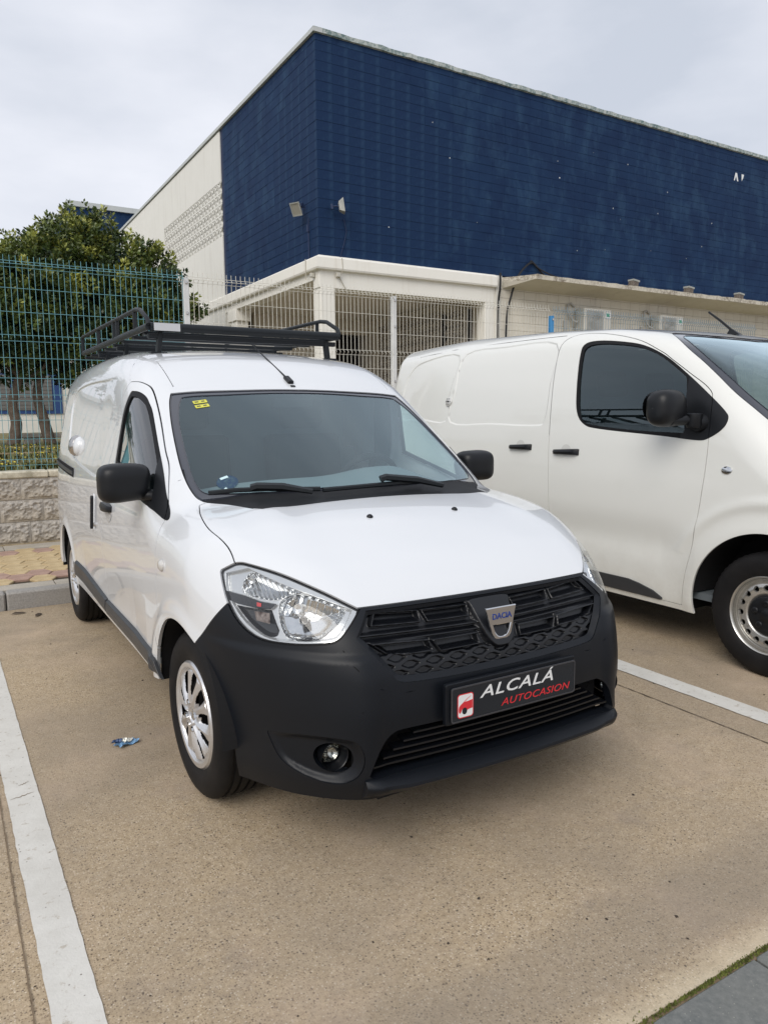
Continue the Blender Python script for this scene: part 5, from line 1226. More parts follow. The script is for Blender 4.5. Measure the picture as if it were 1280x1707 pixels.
# ------------------------------------------------------------------ welded wire fence
def wire_panel(name, material, L, x0=0, r=.0023, pitch=.055, zt=2.115):
    """zigzag-folded welded mesh: uprights and cross wires as thin bars"""
    V = []; F = []
    folds = [(2.06,2.00),(1.345,1.285),(.755,.695),(.105,.045)]
    prof = [(0,0)]
    for a, b in folds[::-1]: prof += [(b-.0,0), ((a+b)/2,-.030), (a,0)]
    prof += [(zt, 0)]
    def bar(P, rr):
        o = len(V)
        for i, p in enumerate(P):
            for dx, dy in ((-rr,-rr),(rr,-rr),(rr,rr),(-rr,rr)): V.append((p[0]+dx, p[1]+dy, p[2]))
        for i in range(len(P)-1):
            for k in range(4): a = o+4*i+k; b = o+4*i+(k+1) % 4; F.append((a, b, b+4, a+4))
    n = int(L/pitch)
    for i in range(n+1): bar([(x0+i*pitch, y, z) for z, y in prof], r)
    for z, y in [(2.06,0),(2.03,-.030),(2.00,0),(1.80,0),(1.57,0),(1.345,0),(1.285,0),(1.12,0),(.92,0),(.755,0),(.695,0),(.50,0),(.31,0),(.105,0),(.045,0)]:
        o = len(V); 
        for x in (x0-.01, x0+n*pitch+.01):
            for dy, dz in ((-r,-r),(r,-r),(r,r),(-r,r)): V.append((x, y+dy-.004, z+dz))
        F += [(o+k, o+(k+1) % 4, o+4+(k+1) % 4, o+4+k) for k in range(4)]
    mb = MB(); mb.add(V, F); return mb
def fmat(name, c): return mat(name, rough=.5, build=worn(c, tuple(v*.75 for v in c), 4, .5, .1, .001, 200))
M_FB, M_FW, M_FG = fmat('blue_green_fence_coat', (.15,.36,.41)), fmat('cream_white_fence_coat', (.72,.70,.62)), fmat('blue_grey_fence_coat', (.24,.33,.39))
M_POSTB = fmat('blue_post_coat', (.05,.26,.55)); M_POSTW = fmat('white_post_coat', (.70,.71,.70))
def fence(label, mt, x_from, panels, posts, pm, ph=1.98, group=None):
    e = empty('wire_fence', (x_from, 5.73, .885), 0, label, 'fence', 'welded wire fences on the low wall')
    x = 0
    for L in panels:
        o = wire_panel('mesh_panel', mt, L-.05, x+.03).build('mesh_panel', mt, e, fix=False); x += L
    for p in posts:
        q = MB(); q.box((p-.032,-.02,-.02), (p+.032,.045,ph), bev=.006); q.box((p-.028,-.018,ph), (p+.028,.041,ph+.008)); po = q.build('post', pm, e)
        q = MB()
        for z in (.25,.95,1.65,ph-.06): q.box((p-.012,-.034,z), (p+.012,-.019,z+.03), bev=.003)
        q.build('panel_clip', M_STAIN, po)
    return e
fence('blue-green welded wire fence standing in front of the tree at the left', M_FB, -7.22, (2.70,2.70,2.70), (0,2.7,5.4), M_FB)
fence('cream-white welded wire fence with white posts in front of the covered porch', M_FW, .885, (2.70,2.73), (0,2.70), M_POSTW, 2.04)
fence('blue-grey welded wire fence with one bright blue post, above the large van', M_FG, 6.325, (2.5,2.5), (0,), M_POSTB, 1.96)
# ------------------------------------------------------------------ the blue and white building
BX, BY, ZB_, ZT = 5.59, 12.0, 4.80, 9.25
def _blue(g, b):
    v = g.pos(); w = g.noise(1.1, 5, .65, v); s = g.noise(1.6, 5, .7, g.pos((1.6,1.6,.8)))
    c = g.mix(g.ramp(w, [(.3,0),(.7,1)]), (.006,.021,.066), (.011,.035,.092)); c = g.mix(g.ramp(s, [(.48,0),(.68,.42)]), c, (.036,.085,.155))
    c = g.mix(g.ramp(g.noise(28, 5, .8, v), [(.60,0),(.72,.16)]), c, (.05,.10,.18)); g.l(c, b.inputs['Base Color']); g.bump(g.noise(40, 5, .7, v), b, .25, .006)
def _blueb(i):
    k = 1+.10*(i-1.5)
    def f(g, b):
        oi = g.n('ShaderNodeObjectInfo'); _blue(g, b)
    return f
M_BLUE = mat('painted_blue_block', rough=.75, spec=.18, build=_blue)
def _render_white(c0, c1, stain):
    def f(g, b):
        v = g.pos(); st = g.noise(1.0, 5, .7, g.pos((4,4,.35))); c = g.mix(g.noise(2, 5, .6, v), c0, c1); c = g.mix(g.ramp(st, [(.55,0),(.8,.45)]), c, stain); c = g.mix(g.ramp(g.noise(30, 5, .8, v), [(.63,0),(.75,.25)]), c, stain); g.l(c, b.inputs['Base Color']); g.bump(g.noise(50, 5, .7, v), b, .2, .005)
    return f
M_WW = mat('off_white_render', rough=.8, build=_render_white((.70,.69,.64), (.78,.77,.72), (.50,.48,.42)))
M_WB = mat('cream_beam_paint', rough=.75, build=_render_white((.80,.78,.71), (.86,.84,.78), (.60,.54,.44)))
M_BEIGE = mat('beige_porch_wall', rough=.85, build=_render_white((.66,.61,.52), (.74,.70,.61), (.54,.49,.40)))
M_COPE = mat('peeling_roof_edge', rough=.85, build=lambda g, b: (g.l(g.mix(g.ramp(g.noise(2.2, 6, .75, g.pos((1,1,3))), [(.30,0),(.40,1)]), (.035,.085,.16), g.mix(g.ramp(g.noise(9, 6, .8), [(.40,0),(.55,1)]), (.13,.20,.20), (.48,.52,.50))), b.inputs['Base Color']), g.bump(g.noise(25, 5, .8), b, .6, .02)))
M_COPL = mat('pale_roof_edge', rough=.8, build=_render_white((.42,.45,.45), (.55,.57,.56), (.22,.24,.24)))
bld = empty('blue_building', (BX, BY, .6), 0, 'large building with a blue block upper storey above a white porch, behind the fence', 'building')
def part(mb, name, m_, parent=bld, **k): 
    o = mb.build(name, m_, parent, **k); o.location = (-parent.location[0], -parent.location[1], -parent.location[2]) if parent is bld else (0,0,0); return o
def bx(name, lo, hi, m_, bev=0, parent=bld): q = MB(); q.box(lo, hi, bev=bev); return part(q, name, m_, parent)
BX1 = 34.0
bx('upper_wall', (BX+.0085, BY+.0085, ZB_+.0), (BX1, 18.0, ZT-.02), mat('blue_joint_paint', (.006,.018,.062), .7))
# blocks: stack bond, painted over; the 300 nearest the corner are single objects
bw, bh = .3865, .1935
def block_mesh(seed):
    rs = random.Random(seed); q = MB(); q.box((.0008,-.0085,.0026), (bw-.0008,.0,bh-.0026), bev=.0025); return q.mesh('block', M_BLUE)
BM = [block_mesh(i) for i in range(4)]
cells = []
for r in range(23):
    for c in range(int((BX1-BX)/bw)): cells.append((math.hypot((c+.5)*bw*1.0, (r-9)*bh*1.5), 0, c, r))
    for c in range(15): cells.append((math.hypot((c+.5)*bw*1.6, (r-9)*bh*1.5), 1, c, r))
cells.sort(); rb = MB(); W0 = bld.location
for i, (d, side, c, r) in enumerate(cells):
    jz = random.uniform(-.003,.003); z = ZB_+r*bh
    if side == 0: loc = (BX+c*bw, BY+.0085+random.uniform(-.003,.002), z); rz = 0
    else: loc = (BX+.0085+random.uniform(-.003,.002), BY+(c+1)*bw, z); rz = -math.pi/2
    if i < 300: inst('block', BM[(c*7+r*3) % 4], tuple(Vector(loc)-Vector(W0)), (0,0,rz), bld)
    else:
        M = Matrix.Translation(loc) @ Matrix.Rotation(rz, 4, 'Z'); m_ = random.uniform(-.004,.003)
        V = [(.002,-.0085,.0045),(bw-.002,-.0085,.0045),(bw-.002,-.0085,bh-.0045),(.002,-.0085,bh-.0045),(0,0,0),(bw,0,0),(bw,0,bh),(0,0,bh)]
        rb.add([tuple(M @ Vector(p)) for p in V], [(0,1,2,3),(4,5,1,0),(5,6,2,1),(6,7,3,2),(7,4,0,3)])
tag(part(rb, 'wall_blocks', M_BLUE, fix=False), kind='stuff')
# roof edge
q = MB(); xs = np.arange(BX-.06, BX1, .18); V = []; rs = random.Random(5)
for x in xs:
    a, t = rs.uniform(-.006,.01), rs.uniform(-.012,.010)
    for y, z in ((BY+.20,ZT+.03),(BY-.055+a,ZT+.03+t),(BY-.05+a,ZT-.055+t*.6),(BY+.02,ZT-.07)): V.append((x, y, z))
q.add(V, [(4*i+k, 4*i+4+k, 4*i+5+k, 4*i+1+k) for i in range(len(xs)-1) for k in range(3)]); part(q, 'roof_edge', M_COPE, fix=False)
bx('roof_edge', (BX-.060, BY-.05, ZT-.055), (BX+.15, 31.0, ZT+.028), M_COPL)
bx('roof', (BX+.15, BY+.1, ZT-.3), (BX1, 31, ZT+.01), M_WW)
# white wall further back, with a band of pierced blocks
YW = 18.0
bx('white_wall', (BX-.02, YW, 7.86), (BX+.25, 31, ZT-.09), M_WW); bx('white_wall', (BX-.02, YW, .6), (BX+.25, 31, 6.40), M_WW); bx('white_wall', (BX-.02, 24.02, 6.40), (BX+.25, 31, 7.86), M_WW)
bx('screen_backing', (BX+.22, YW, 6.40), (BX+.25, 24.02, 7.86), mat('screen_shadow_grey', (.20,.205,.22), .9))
def pierced(bwid, bhei, dep, M_):
    """one pierced block face: frame with slanted bars that leave triangular holes"""
    q = MB(); t = .022
    q.box((0,0,0), (bwid,dep,t)); q.box((0,0,bhei-t), (bwid,dep,bhei)); 
    def bar(a, b, w=.016):
        a, b = Vector((a[0],0,a[1])), Vector((b[0],0,b[1])); d = (b-a).normalized(); n = Vector((-d.z,0,d.x))*w; o = Vector((0,dep,0))
        q.add([a+n, a-n, b-n, b+n, a+n+o, a-n+o, b-n+o, b+n+o], [(0,1,2,3),(7,6,5,4),(0,4,5,1),(1,5,6,2),(2,6,7,3),(3,7,4,0)])
    w, h = bwid, bhei
    bar((0,t),(0,h-t),.010); bar((.02,t),(w*.5,h*.5)); bar((w*.5,h*.5),(.02,h-t)); bar((w-.02,t),(w*.5,h*.5)); bar((w-.02,h-t),(w*.5,h*.5)); bar((w*.5,t),(w*.5,h-t),.010)
    return q.mesh('pierced_block', M_)
q = MB(); cellw, cellh = .30, .292; base = pierced(cellw, cellh, .06, M_WW); bv = [v.co.copy() for v in base.vertices]; bf = [tuple(p.vertices) for p in base.polygons]
for r in range(5):
    for c in range(20):
        M = Matrix.Translation((BX-.012, YW+.0+(c+1)*cellw, 6.40+r*cellh)) @ Matrix.Rotation(-math.pi/2, 4, 'Z'); q.add([M @ v for v in bv], bf)
tag(part(q, 'pierced_blocks', M_WW, fix=False), kind='stuff')
# porch: cornice, beams, columns, ceiling
def cornice(pts, nrm):
    """moulded strip: slightly sloping face standing out from the beam"""
    q = MB(); prof = [(0,.30),(.07,.26),(.09,.24),(.10,.035),(.085,.0),(0,-.01)]; V = []
    for (x, y), (nx, ny) in zip(pts, nrm): V += [(x+nx*d, y+ny*d, ZB_-.29+z) for d, z in prof]
    k = len(prof); q.add(V, [(i*k+j, i*k+j+1, (i+1)*k+j+1, (i+1)*k+j) for i in range(len(pts)-1) for j in range(k-1)]); return part(q, 'cornice', M_WB)
cornice([(BX,22.5),(BX,BY),(10.36,BY)], [(-1,0),(-1,-1),(0,-1)])
bx('beam', (BX, BY, 4.14), (10.36, BY+.30, ZB_), M_WB, .008); bx('beam', (BX, BY+.30, 4.32), (BX+.30, 22.5, ZB_), M_WB, .008)
bx('column', (BX-.005+.03, BY-.005, .6), (BX+.36, BY+.36, 4.14), M_WB, .012); 
bx('column', (BX+.01, 17.2, .6), (BX+.36, 17.65, 4.02), M_WB, .012); bx('column_head', (BX-.03, 17.12, 4.02), (BX+.40, 17.75, 4.32), M_WB, .01)
bx('column', (10.06, BY+.0, .6), (10.36, BY+.3, 4.14), M_WB, .01)
bx('porch_ceiling', (BX+.3, BY+.3, 4.40), (10.4, 22.5, 4.6), M_BEIGE); bx('porch_floor', (BX-.2, BY-.2, .6), (12, 22.5, .84), M_BAND)
bx('porch_wall', (BX+.9, 18.2, .8), (9.15, 18.4, 4.4), M_BEIGE); bx('porch_wall', (9.15, 18.22, 3.95), (10.36, 18.4, 4.4), M_BEIGE); bx('rear_wall', (BX+.3, 22.3, .8), (10.4, 22.5, 4.4), M_BEIGE)
bx('dark_opening', (9.15, 18.9, .8), (10.36, 18.95, 3.95), mat('dark_opening', (.03,.03,.032), .6))
bx('side_wall', (10.36, BY+.3, .8), (10.5, 22, 4.4), M_BEIGE)
# pierced screen along the right-hand side of the porch
q = MB(); base = pierced(.27, .27, .10, M_BEIGE); bv = [v.co.copy() for v in base.vertices]; bf = [tuple(p.vertices) for p in base.polygons]
for r in range(12):
    for c in range(16):
        if c in (3,): continue
        M = Matrix.Translation((10.19, BY+.9+c*.27, .86+r*.27)) @ Matrix.Rotation(math.pi/2, 4, 'Z'); q.add([M @ v for v in bv], bf)
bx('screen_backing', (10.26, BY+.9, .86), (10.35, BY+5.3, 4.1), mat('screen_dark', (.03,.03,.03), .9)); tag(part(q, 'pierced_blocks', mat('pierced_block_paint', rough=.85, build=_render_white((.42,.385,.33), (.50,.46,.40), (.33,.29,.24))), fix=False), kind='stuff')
q = MB()
for r in range(8):
    for c in range(4):
        M = Matrix.Translation((9.20+c*.27, 18.5, .86+r*.27)); q.add([M @ v for v in bv], bf)
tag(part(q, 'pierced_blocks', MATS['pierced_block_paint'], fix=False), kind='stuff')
# right-hand ground floor: cream block wall, concrete ledge
def _cream(g, b):
    v = g.pos(); c = g.mix(g.noise(3, 5, .6, v), (.62,.58,.49), (.72,.68,.59)); c = g.mix(g.ramp(g.noise(1.2, 5, .7, g.pos((4,4,.5))), [(.55,0),(.8,.5)]), c, (.38,.33,.25)); g.l(c, b.inputs['Base Color']); g.bump(g.noise(60, 5, .7, v), b, .2, .004)
M_CRM = mat('cream_block_wall', rough=.8, build=_cream)
bx('lower_wall', (10.5, BY+.02, .6), (BX1, BY+.4, 4.66), mat('cream_joint', (.36,.32,.25), .9)); q = MB()
for r in range(20):
    for c in range(60): x0, z0 = 10.52+c*.3865, .8+r*.1935; q.add([(x0+.004,BY-.005,z0+.004),(x0+.3825,BY-.005,z0+.004),(x0+.3825,BY-.005,z0+.1895),(x0+.004,BY-.005,z0+.1895),(x0,BY+.02,z0),(x0+.3865,BY+.02,z0),(x0+.3865,BY+.02,z0+.1935),(x0,BY+.02,z0+.1935)], [(0,1,2,3),(4,5,1,0),(5,6,2,1),(6,7,3,2),(7,4,0,3)])
tag(part(q, 'lower_wall_blocks', M_CRM, fix=False), kind='stuff')
bx('wall_pier', (10.37, BY-.02, .6), (10.52, BY+.3, 4.66), M_WB)
def _ledge(g, b):
    v = g.pos(); c = g.mix(g.ramp(g.noise(14, 6, .85, v), [(.42,0),(.55,1)]), (.62,.58,.50), (.20,.165,.12)); c = g.mix(g.ramp(g.noise(2.5, 5, .7, v), [(.4,0),(.6,1)]), c, (.60,.56,.47)); z = g.xyz(g.n('ShaderNodeNewGeometry').outputs['Normal'])[2]
    c = g.mix(g.ramp(z, [(.0,1),(.2,0)]), c, (.55,.51,.43)) if False else c
    g.l(c, b.inputs['Base Color']); g.bump(g.noise(30, 6, .8, v), b, .5, .01)
q = MB(); xs = np.arange(10.55, BX1, .15); V = []; rs = random.Random(8)
for x in xs:
    t, a = rs.uniform(-.008,.008), rs.uniform(-.015,.010); k = min(1, max(0, (x-10.55)/.40)); yf = BY-.10-.70*k
    for y, z in ((BY+.1,4.775),(yf+a,4.755+t),(yf+a*.6,4.645+t*.5)): V.append((x, y, z))
q.add(V, [(3*i+j, 3*i+3+j, 3*i+4+j, 3*i+1+j) for i in range(len(xs)-1) for j in range(2)]); part(q, 'ledge', mat('chipped_ledge', rough=.9, build=_ledge), fix=False)
q = MB(); q.add([(10.55,BY-.10,4.645),(10.95,BY-.80,4.645),(BX1,BY-.80,4.645),(BX1,BY+.05,4.50),(10.55,BY+.05,4.50)], [(0,1,2,3,4)]); q.add([(10.55,BY-.10,4.645),(10.55,BY+.05,4.50),(10.55,BY+.1,4.775),(10.55,BY-.10,4.755)], [(0,1,2,3)]); part(q, 'ledge_soffit', M_CRM, fix=False)
bx('wall_end', (10.36, BY-.03, ZB_-.3), (10.55, BY+.3, ZB_+.0), M_WB)
# paint chips on the blue wall
rs = random.Random(21); q = MB()
for i in range(18):
    x = rs.gauss(14.6, 1.9) if i > 6 else rs.uniform(7, 19); z = rs.uniform(5.3, 8.2); s = rs.uniform(.006,.017); p = [(x+s*rs.uniform(.5,1.3)*math.cos(a), z+s*rs.uniform(.5,1.7)*math.sin(a)) for a in np.linspace(0, 6.28, 6, endpoint=False)]
    q.add([(a, BY-.0065, b) for a, b in p], [tuple(range(6))])
for p in ([(19.48,8.37),(19.52,8.37),(19.58,8.50),(19.64,8.37),(19.70,8.37),(19.62,8.60),(19.54,8.60)], [(19.86,8.40),(19.93,8.50),(19.96,8.60),(19.84,8.60)]):
    q.add([(a, BY-.0065, b) for a, b in p], [tuple(range(len(p)))])
tag(part(q, 'paint_chips', M_WHITEPR, fix=False), kind='stuff')
# floodlights, junction boxes, cables, small ledge lamps
M_FL = mat('grey_floodlight', rough=.5, build=worn((.30,.31,.29), (.42,.42,.38), 6, .5, .1, .001)); M_FG2 = mat('floodlight_glass', (.32,.31,.27), .15, coat=1)
M_CAB = mat('black_cable', (.006,.006,.008), .6); M_BC = mat('blue_painted_pipe', (.014,.03,.085), .6)
def flood(label, M, hood_m):
    e = empty('floodlight', (0,0,0), 0, label, 'floodlight', 'floodlights on the blue corner'); e.matrix_world = M @ Matrix.Scale(.8, 4)
    q = MB(); q.add([(-.15,-.02,-.17),(.15,-.02,-.17),(.15,-.02,.17),(-.15,-.02,.17),(-.10,.09,-.11),(.10,.09,-.11),(.10,.09,.11),(-.10,.09,.11)], [(0,1,2,3),(4,7,6,5),(0,4,5,1),(1,5,6,2),(2,6,7,3),(3,7,4,0)]); q.build('housing', M_FL, e, bevel=.008)
    q = MB(); q.add(*ring_prism([(-.155,-.175),(.155,-.175),(.155,.175),(-.155,.175)], [(-.125,-.145),(.125,-.145),(.125,.145),(-.125,.145)], 0, .025, Matrix.Translation((0,-.018,0)) @ Matrix.Rotation(math.pi/2, 4, 'X'))); q.build('frame', M_FL, e)
    q = MB(); q.box((-.126,-.028,-.146), (.126,-.022,.146)); q.build('glass', M_FG2, e)
    q = MB(); q.tube([(0,.08,0),(0,.16,.02),(0,.27,.02)], .022, 8); q.box((-.05,.25,-.05), (.05,.30,.08)); q.build('bracket', M_BC, e); return e
flood('grey floodlight tilted sideways on the left, narrower blue face near the corner', Matrix.Translation((BX-.24, BY+.55, 5.83)) @ Matrix.Rotation(math.radians(-62), 4, 'Z') @ Matrix.Rotation(math.radians(28), 4, 'X'), 0)
flood('grey floodlight seen edge-on, on the right, wider blue face near the corner', Matrix.Translation((BX+.46, BY-.22, 5.80)) @ Matrix.Rotation(math.radians(66), 4, 'Z') @ Matrix.Rotation(math.radians(-8), 4, 'X'), 0)
q = MB(); q.tube([(BX-.02,BY+.42,5.65),(BX-.02,BY+.44,5.45)], .012, 6); q.tube([(BX-.02,BY+.44,5.5),(BX-.02,BY+.44,ZB_)], .016, 6); q.box((BX-.05,BY+.41,5.36), (BX-.0,BY+.47,5.50)); part(q, 'cable_duct', M_BC)
q = MB(); q.tube([(BX-.11,BY+.44,ZB_-.02),(BX-.11,BY+.44,4.35)], .010, 6); q.tube([(BX+.50,BY-.10,ZB_-.03),(BX+.52,BY-.10,4.5),(BX+.46,BY-.02,4.4),(BX+.62,BY-.02,4.15)], .009, 6); part(q, 'thin_cables', mat('pale_cable', (.50,.47,.40), .6))
q = MB(); q.tube([(BX+.60,BY-.014,5.6),(BX+.66,BY-.014,5.35),(BX+.60,BY-.014,5.1),(BX+.50,BY-.014,ZB_)], .009, 6); part(q, 'wall_cable', M_BC)
for x, y in ((BX-.06, BY+.22), (BX+.42, BY-.06)):
    q = MB(); q.box((x-.045,y-.045,4.37), (x+.045,y+.045,4.46), bev=.01); part(q, 'junction_box', mat('pale_box', (.52,.50,.44), .6))
def cable(P, r, nm='black_cable', parent=bld): q = MB(); q.tube([tuple(p) for p in catmull(P, 6, False)], r, 7); return part(q, nm, M_CAB)
cable([(10.42,BY-.12,4.84),(10.42,BY-.12,4.5),(10.43,BY-.05,3.9),(10.46,BY-.05,1.2)], .028)
cable([(10.66,BY-.06,1.2),(10.68,BY-.06,3.6),(10.78,BY-.10,4.3),(10.98,BY-.14,4.82),(11.28,BY-.10,5.10),(11.50,BY-.03,5.20),(11.62,BY-.03,5.16),(11.9,BY-.1,4.90),(12.3,BY-.2,4.80),(14,BY-.2,4.795)], .026)
cable([(11.45,BY-.03,5.20),(11.52,BY-.02,5.24),(11.7,BY-.1,5.06),(12.2,BY-.3,4.85),(13.5,BY-.3,4.795)], .018)
for x, lb in ((14.85,'small rusty box lamp on the ledge, nearest the cables'), (17.15,'small rusty box lamp on the ledge, middle of the three'), (19.5,'small rusty box lamp on the ledge, above the large van aerial')):
    e = empty('ledge_lamp', (x, BY-.34, 4.775), 0, lb, 'lamp', 'small lamps standing on the ledge'); rm = mat('rusty_lamp', rough=.8, build=worn((.07,.055,.045), (.20,.17,.14), 20, .8))
    q = MB(); q.box((-.10,-.09,.07), (.12,.09,.22), Matrix.Rotation(.12, 4, 'Y'), bev=.01); q.build('housing', rm, e); q = MB(); q.box((-.11,-.10,.20), (.14,.10,.245), Matrix.Rotation(.12, 4, 'Y')); q.build('lid', M_FL, e); q = MB(); q.tube([(0,0,-.01),(0,0,.09)], .03, 8); q.build('foot', rm, e)
# air conditioners
M_AC = mat('air_conditioner_case', rough=.5, build=worn((.52,.50,.44), (.60,.58,.52), 4, .5, .05, .001))
for x, lb in ((13.02,'beige wall air conditioner with green label, left of the pair above the van roof'), (15.95,'beige wall air conditioner with green label, right of the pair above the van roof')):
    e = empty('air_conditioner', (x, BY-.40, 3.50), 0, lb, 'air conditioner', 'air conditioners on the cream wall')
    q = MB(); q.box((0,0,.04), (.98,.34,.66), bev=.02); q.build('case', M_AC, e)
    q = MB(); q.box((.08,-.012,.10), (.66,-.002,.60), bev=.003); q.build('front_panel', mat('ac_panel', (.33,.32,.29), .5), e)
    q = MB(); 
    for k in range(9): q.tube([(.37+(.06+.025*k)*math.cos(t), -.018, .35+(.02+.025*k)*math.sin(t)) for t in np.linspace(0, 6.283, 24, endpoint=False)], .003, 4, closed=True)
    q.build('fan_grille', mat('ac_grille', (.5,.5,.47), .5), e)
    q = MB()
    for k in range(11): q.box((-.012,.03,.09+.05*k), (-.002,.31,.115+.05*k))
    q.build('side_louvres', mat('ac_grille', (.5,.5,.47), .5), e); q = MB(); q.box((.76,-.010,.42), (.94,-.002,.58)); lb_ = q.build('label', M_WHITEPR, e); q = MB(); q.box((.785,-.014,.47), (.90,-.0105,.56)); q.build('label_green', mat('label_green', (.02,.30,.14), .5), lb_)
    q = MB(); q.tube([(-.05,.2,.30),(-.16,.25,.35),(-.30,.30,.55),(-.28,.34,.75),(-.15,.36,.80),(-.02,.36,.72)], .028, 8); q.tube([(-.34,.36,-.1),(-.34,.36,.35)], .04, 8); q.build('pipe', mat('ac_pipe', (.42,.41,.38), .6), e)
    q = MB(); q.box((.06,.0,-.03), (.14,.40,.04)); q.box((.82,.0,-.03), (.90,.40,.04)); q.build('bracket', M_FL, e)
# ------------------------------------------------------------------ ground behind the wall, far buildings, trees
def _lawn(g, b):
    v = g.pos(); n = g.noise(1.3, 5, .65, v); c = g.mix(g.ramp(n, [(.40,0),(.55,1)]), (.11,.125,.04), (.30,.23,.12)); c = g.mix(g.ramp(g.noise(40, 4, .8, v), [(.3,.0),(.7,.6)]), c, (.05,.06,.015)); g.l(c, b.inputs['Base Color']); g.bump(g.noise(60, 4, .8, v), b, .8, .02)
M_LAWN = mat('rough_lawn', rough=.95, build=_lawn)
mb = MB(); mb.box((-60,5.93,-.4), (60,90,.775)); tag(mb.build('grass_bank', M_LAWN), kind='structure')
mb = MB(); mb.box((-40,15.2,.70), (5.3,15.9,.792)); tag(mb.build('dirt_path', mat('dirt_path', rough=.95, build=worn((.28,.21,.12), (.40,.31,.19), 3, .95))), kind='structure')
mb = MB(); mb.box((-40,12.1,.70), (5.3,12.6,.790)); tag(mb.build('dirt_path', MATS['dirt_path']), kind='structure')
e = empty('stone_bench', (1.0,17.6,.775), 0, 'low grey stone slab on the grass just behind the tree trunks', 'bench'); q = MB(); q.box((-.9,-.2,.16), (3.4,.25,.27), bev=.02); q.build('slab', M_BAND, e); q = MB(); q.box((-.8,-.15,0), (-.45,.2,.16)); q.build('support', M_BAND, e); q = MB(); q.box((2.8,-.15,0), (3.15,.2,.16)); q.build('support', M_BAND, e)
def blades(n, x0, x1, y0, y1, z, s0, s1, seed, flowers=0):
    rs = np.random.RandomState(seed); X = rs.uniform(x0, x1, n); Y = y0+(y1-y0)*rs.uniform(0, 1, n)**1.3; A = rs.uniform(0, 6.28, n); H = rs.uniform(s0, s1, n)*(.6+.8*(np.sin(X*3.1)*np.sin(Y*2.3)*.5+.5)); Wd = H*.12; L = rs.normal(0, .35, (n, 2))*H[:,None]
    V = np.stack([np.stack([X-Wd*np.cos(A), Y-Wd*np.sin(A), X*0+z], 1), np.stack([X+Wd*np.cos(A), Y+Wd*np.sin(A), X*0+z], 1), np.stack([X+L[:,0], Y+L[:,1], z+H], 1)], 1).reshape(-1, 3)
    return Tri(V, V*0+[0,0,1], np.arange(3*n).reshape(n, 3))
M_GRASS = mat('grass_blades', rough=.7, build=worn((.12,.15,.035), (.24,.22,.08), 3, .7, 0, .001))
tag(tri_obj('grass', blades(24000, -4.5, 2.2, 6.6, 17, .77, .03, .09, 3), M_GRASS), kind='stuff')
rs = np.random.RandomState(5); n = 300; V = []; F = []
for i in range(n):
    x, y = rs.uniform(-4, 2), 7.4+8*rs.uniform(0, 1)**1.2; z = .775+rs.uniform(.03,.10); s = rs.uniform(.012,.030); o = len(V)
    V += [(x+s*math.cos(a), y+s*math.sin(a)*.9, z+.4*s*math.sin(a*2)) for a in np.linspace(0, 6.28, 6, endpoint=False)]; F.append(tuple(range(o, o+6)))
q = MB(); q.add(V, F); tag(q.build('wild_flowers', mat('yellow_petals', (.60,.50,.05), .6), fix=False), kind='stuff')
# white outbuilding with a blue shuttered window
e = empty('outbuilding', (0,35,.775), 0, 'low white building with a blue framed window, seen between the tree trunks', 'building')
q = MB(); q.box((-30,0,0), (12,5,3.6)); q.build('wall', M_WW, e); q = MB(); q.box((-30,-.3,3.6), (12,5,3.8)); q.build('roof', M_COPL, e)
q = MB(); q.box((-.6,-.06,.86), (3.42,-.0,2.7)); wf = q.build('window', mat('blue_window_frame', (.02,.06,.20), .5), e)
for a, b_ in ((-.45,1.28),(1.42,3.0)):
    q = MB(); q.box((a,-.09,1.02), (b_,-.065,2.6)); q.build('shutter', mat('grey_shutter', (.15,.145,.14), .6), wf)
    q = MB(); 
    for k in range(9): q.box((a,-.10,1.08+.17*k), (b_,-.088,1.10+.17*k))
    q.build('shutter_slat', mat('grey_shutter2', (.10,.10,.10), .6), wf)
e = empty('far_blue_building', (9,42,.7), 0, 'dark blue building with a pale roof edge peeping over the tree', 'building')
q = MB(); q.box((-3.7,0,0), (30,14,12.15)); q.build('wall', M_BLUE, e); q = MB(); q.box((-3.85,-.15,12.15), (30,14,12.42)); q.build('roof_edge', M_COPL, e)
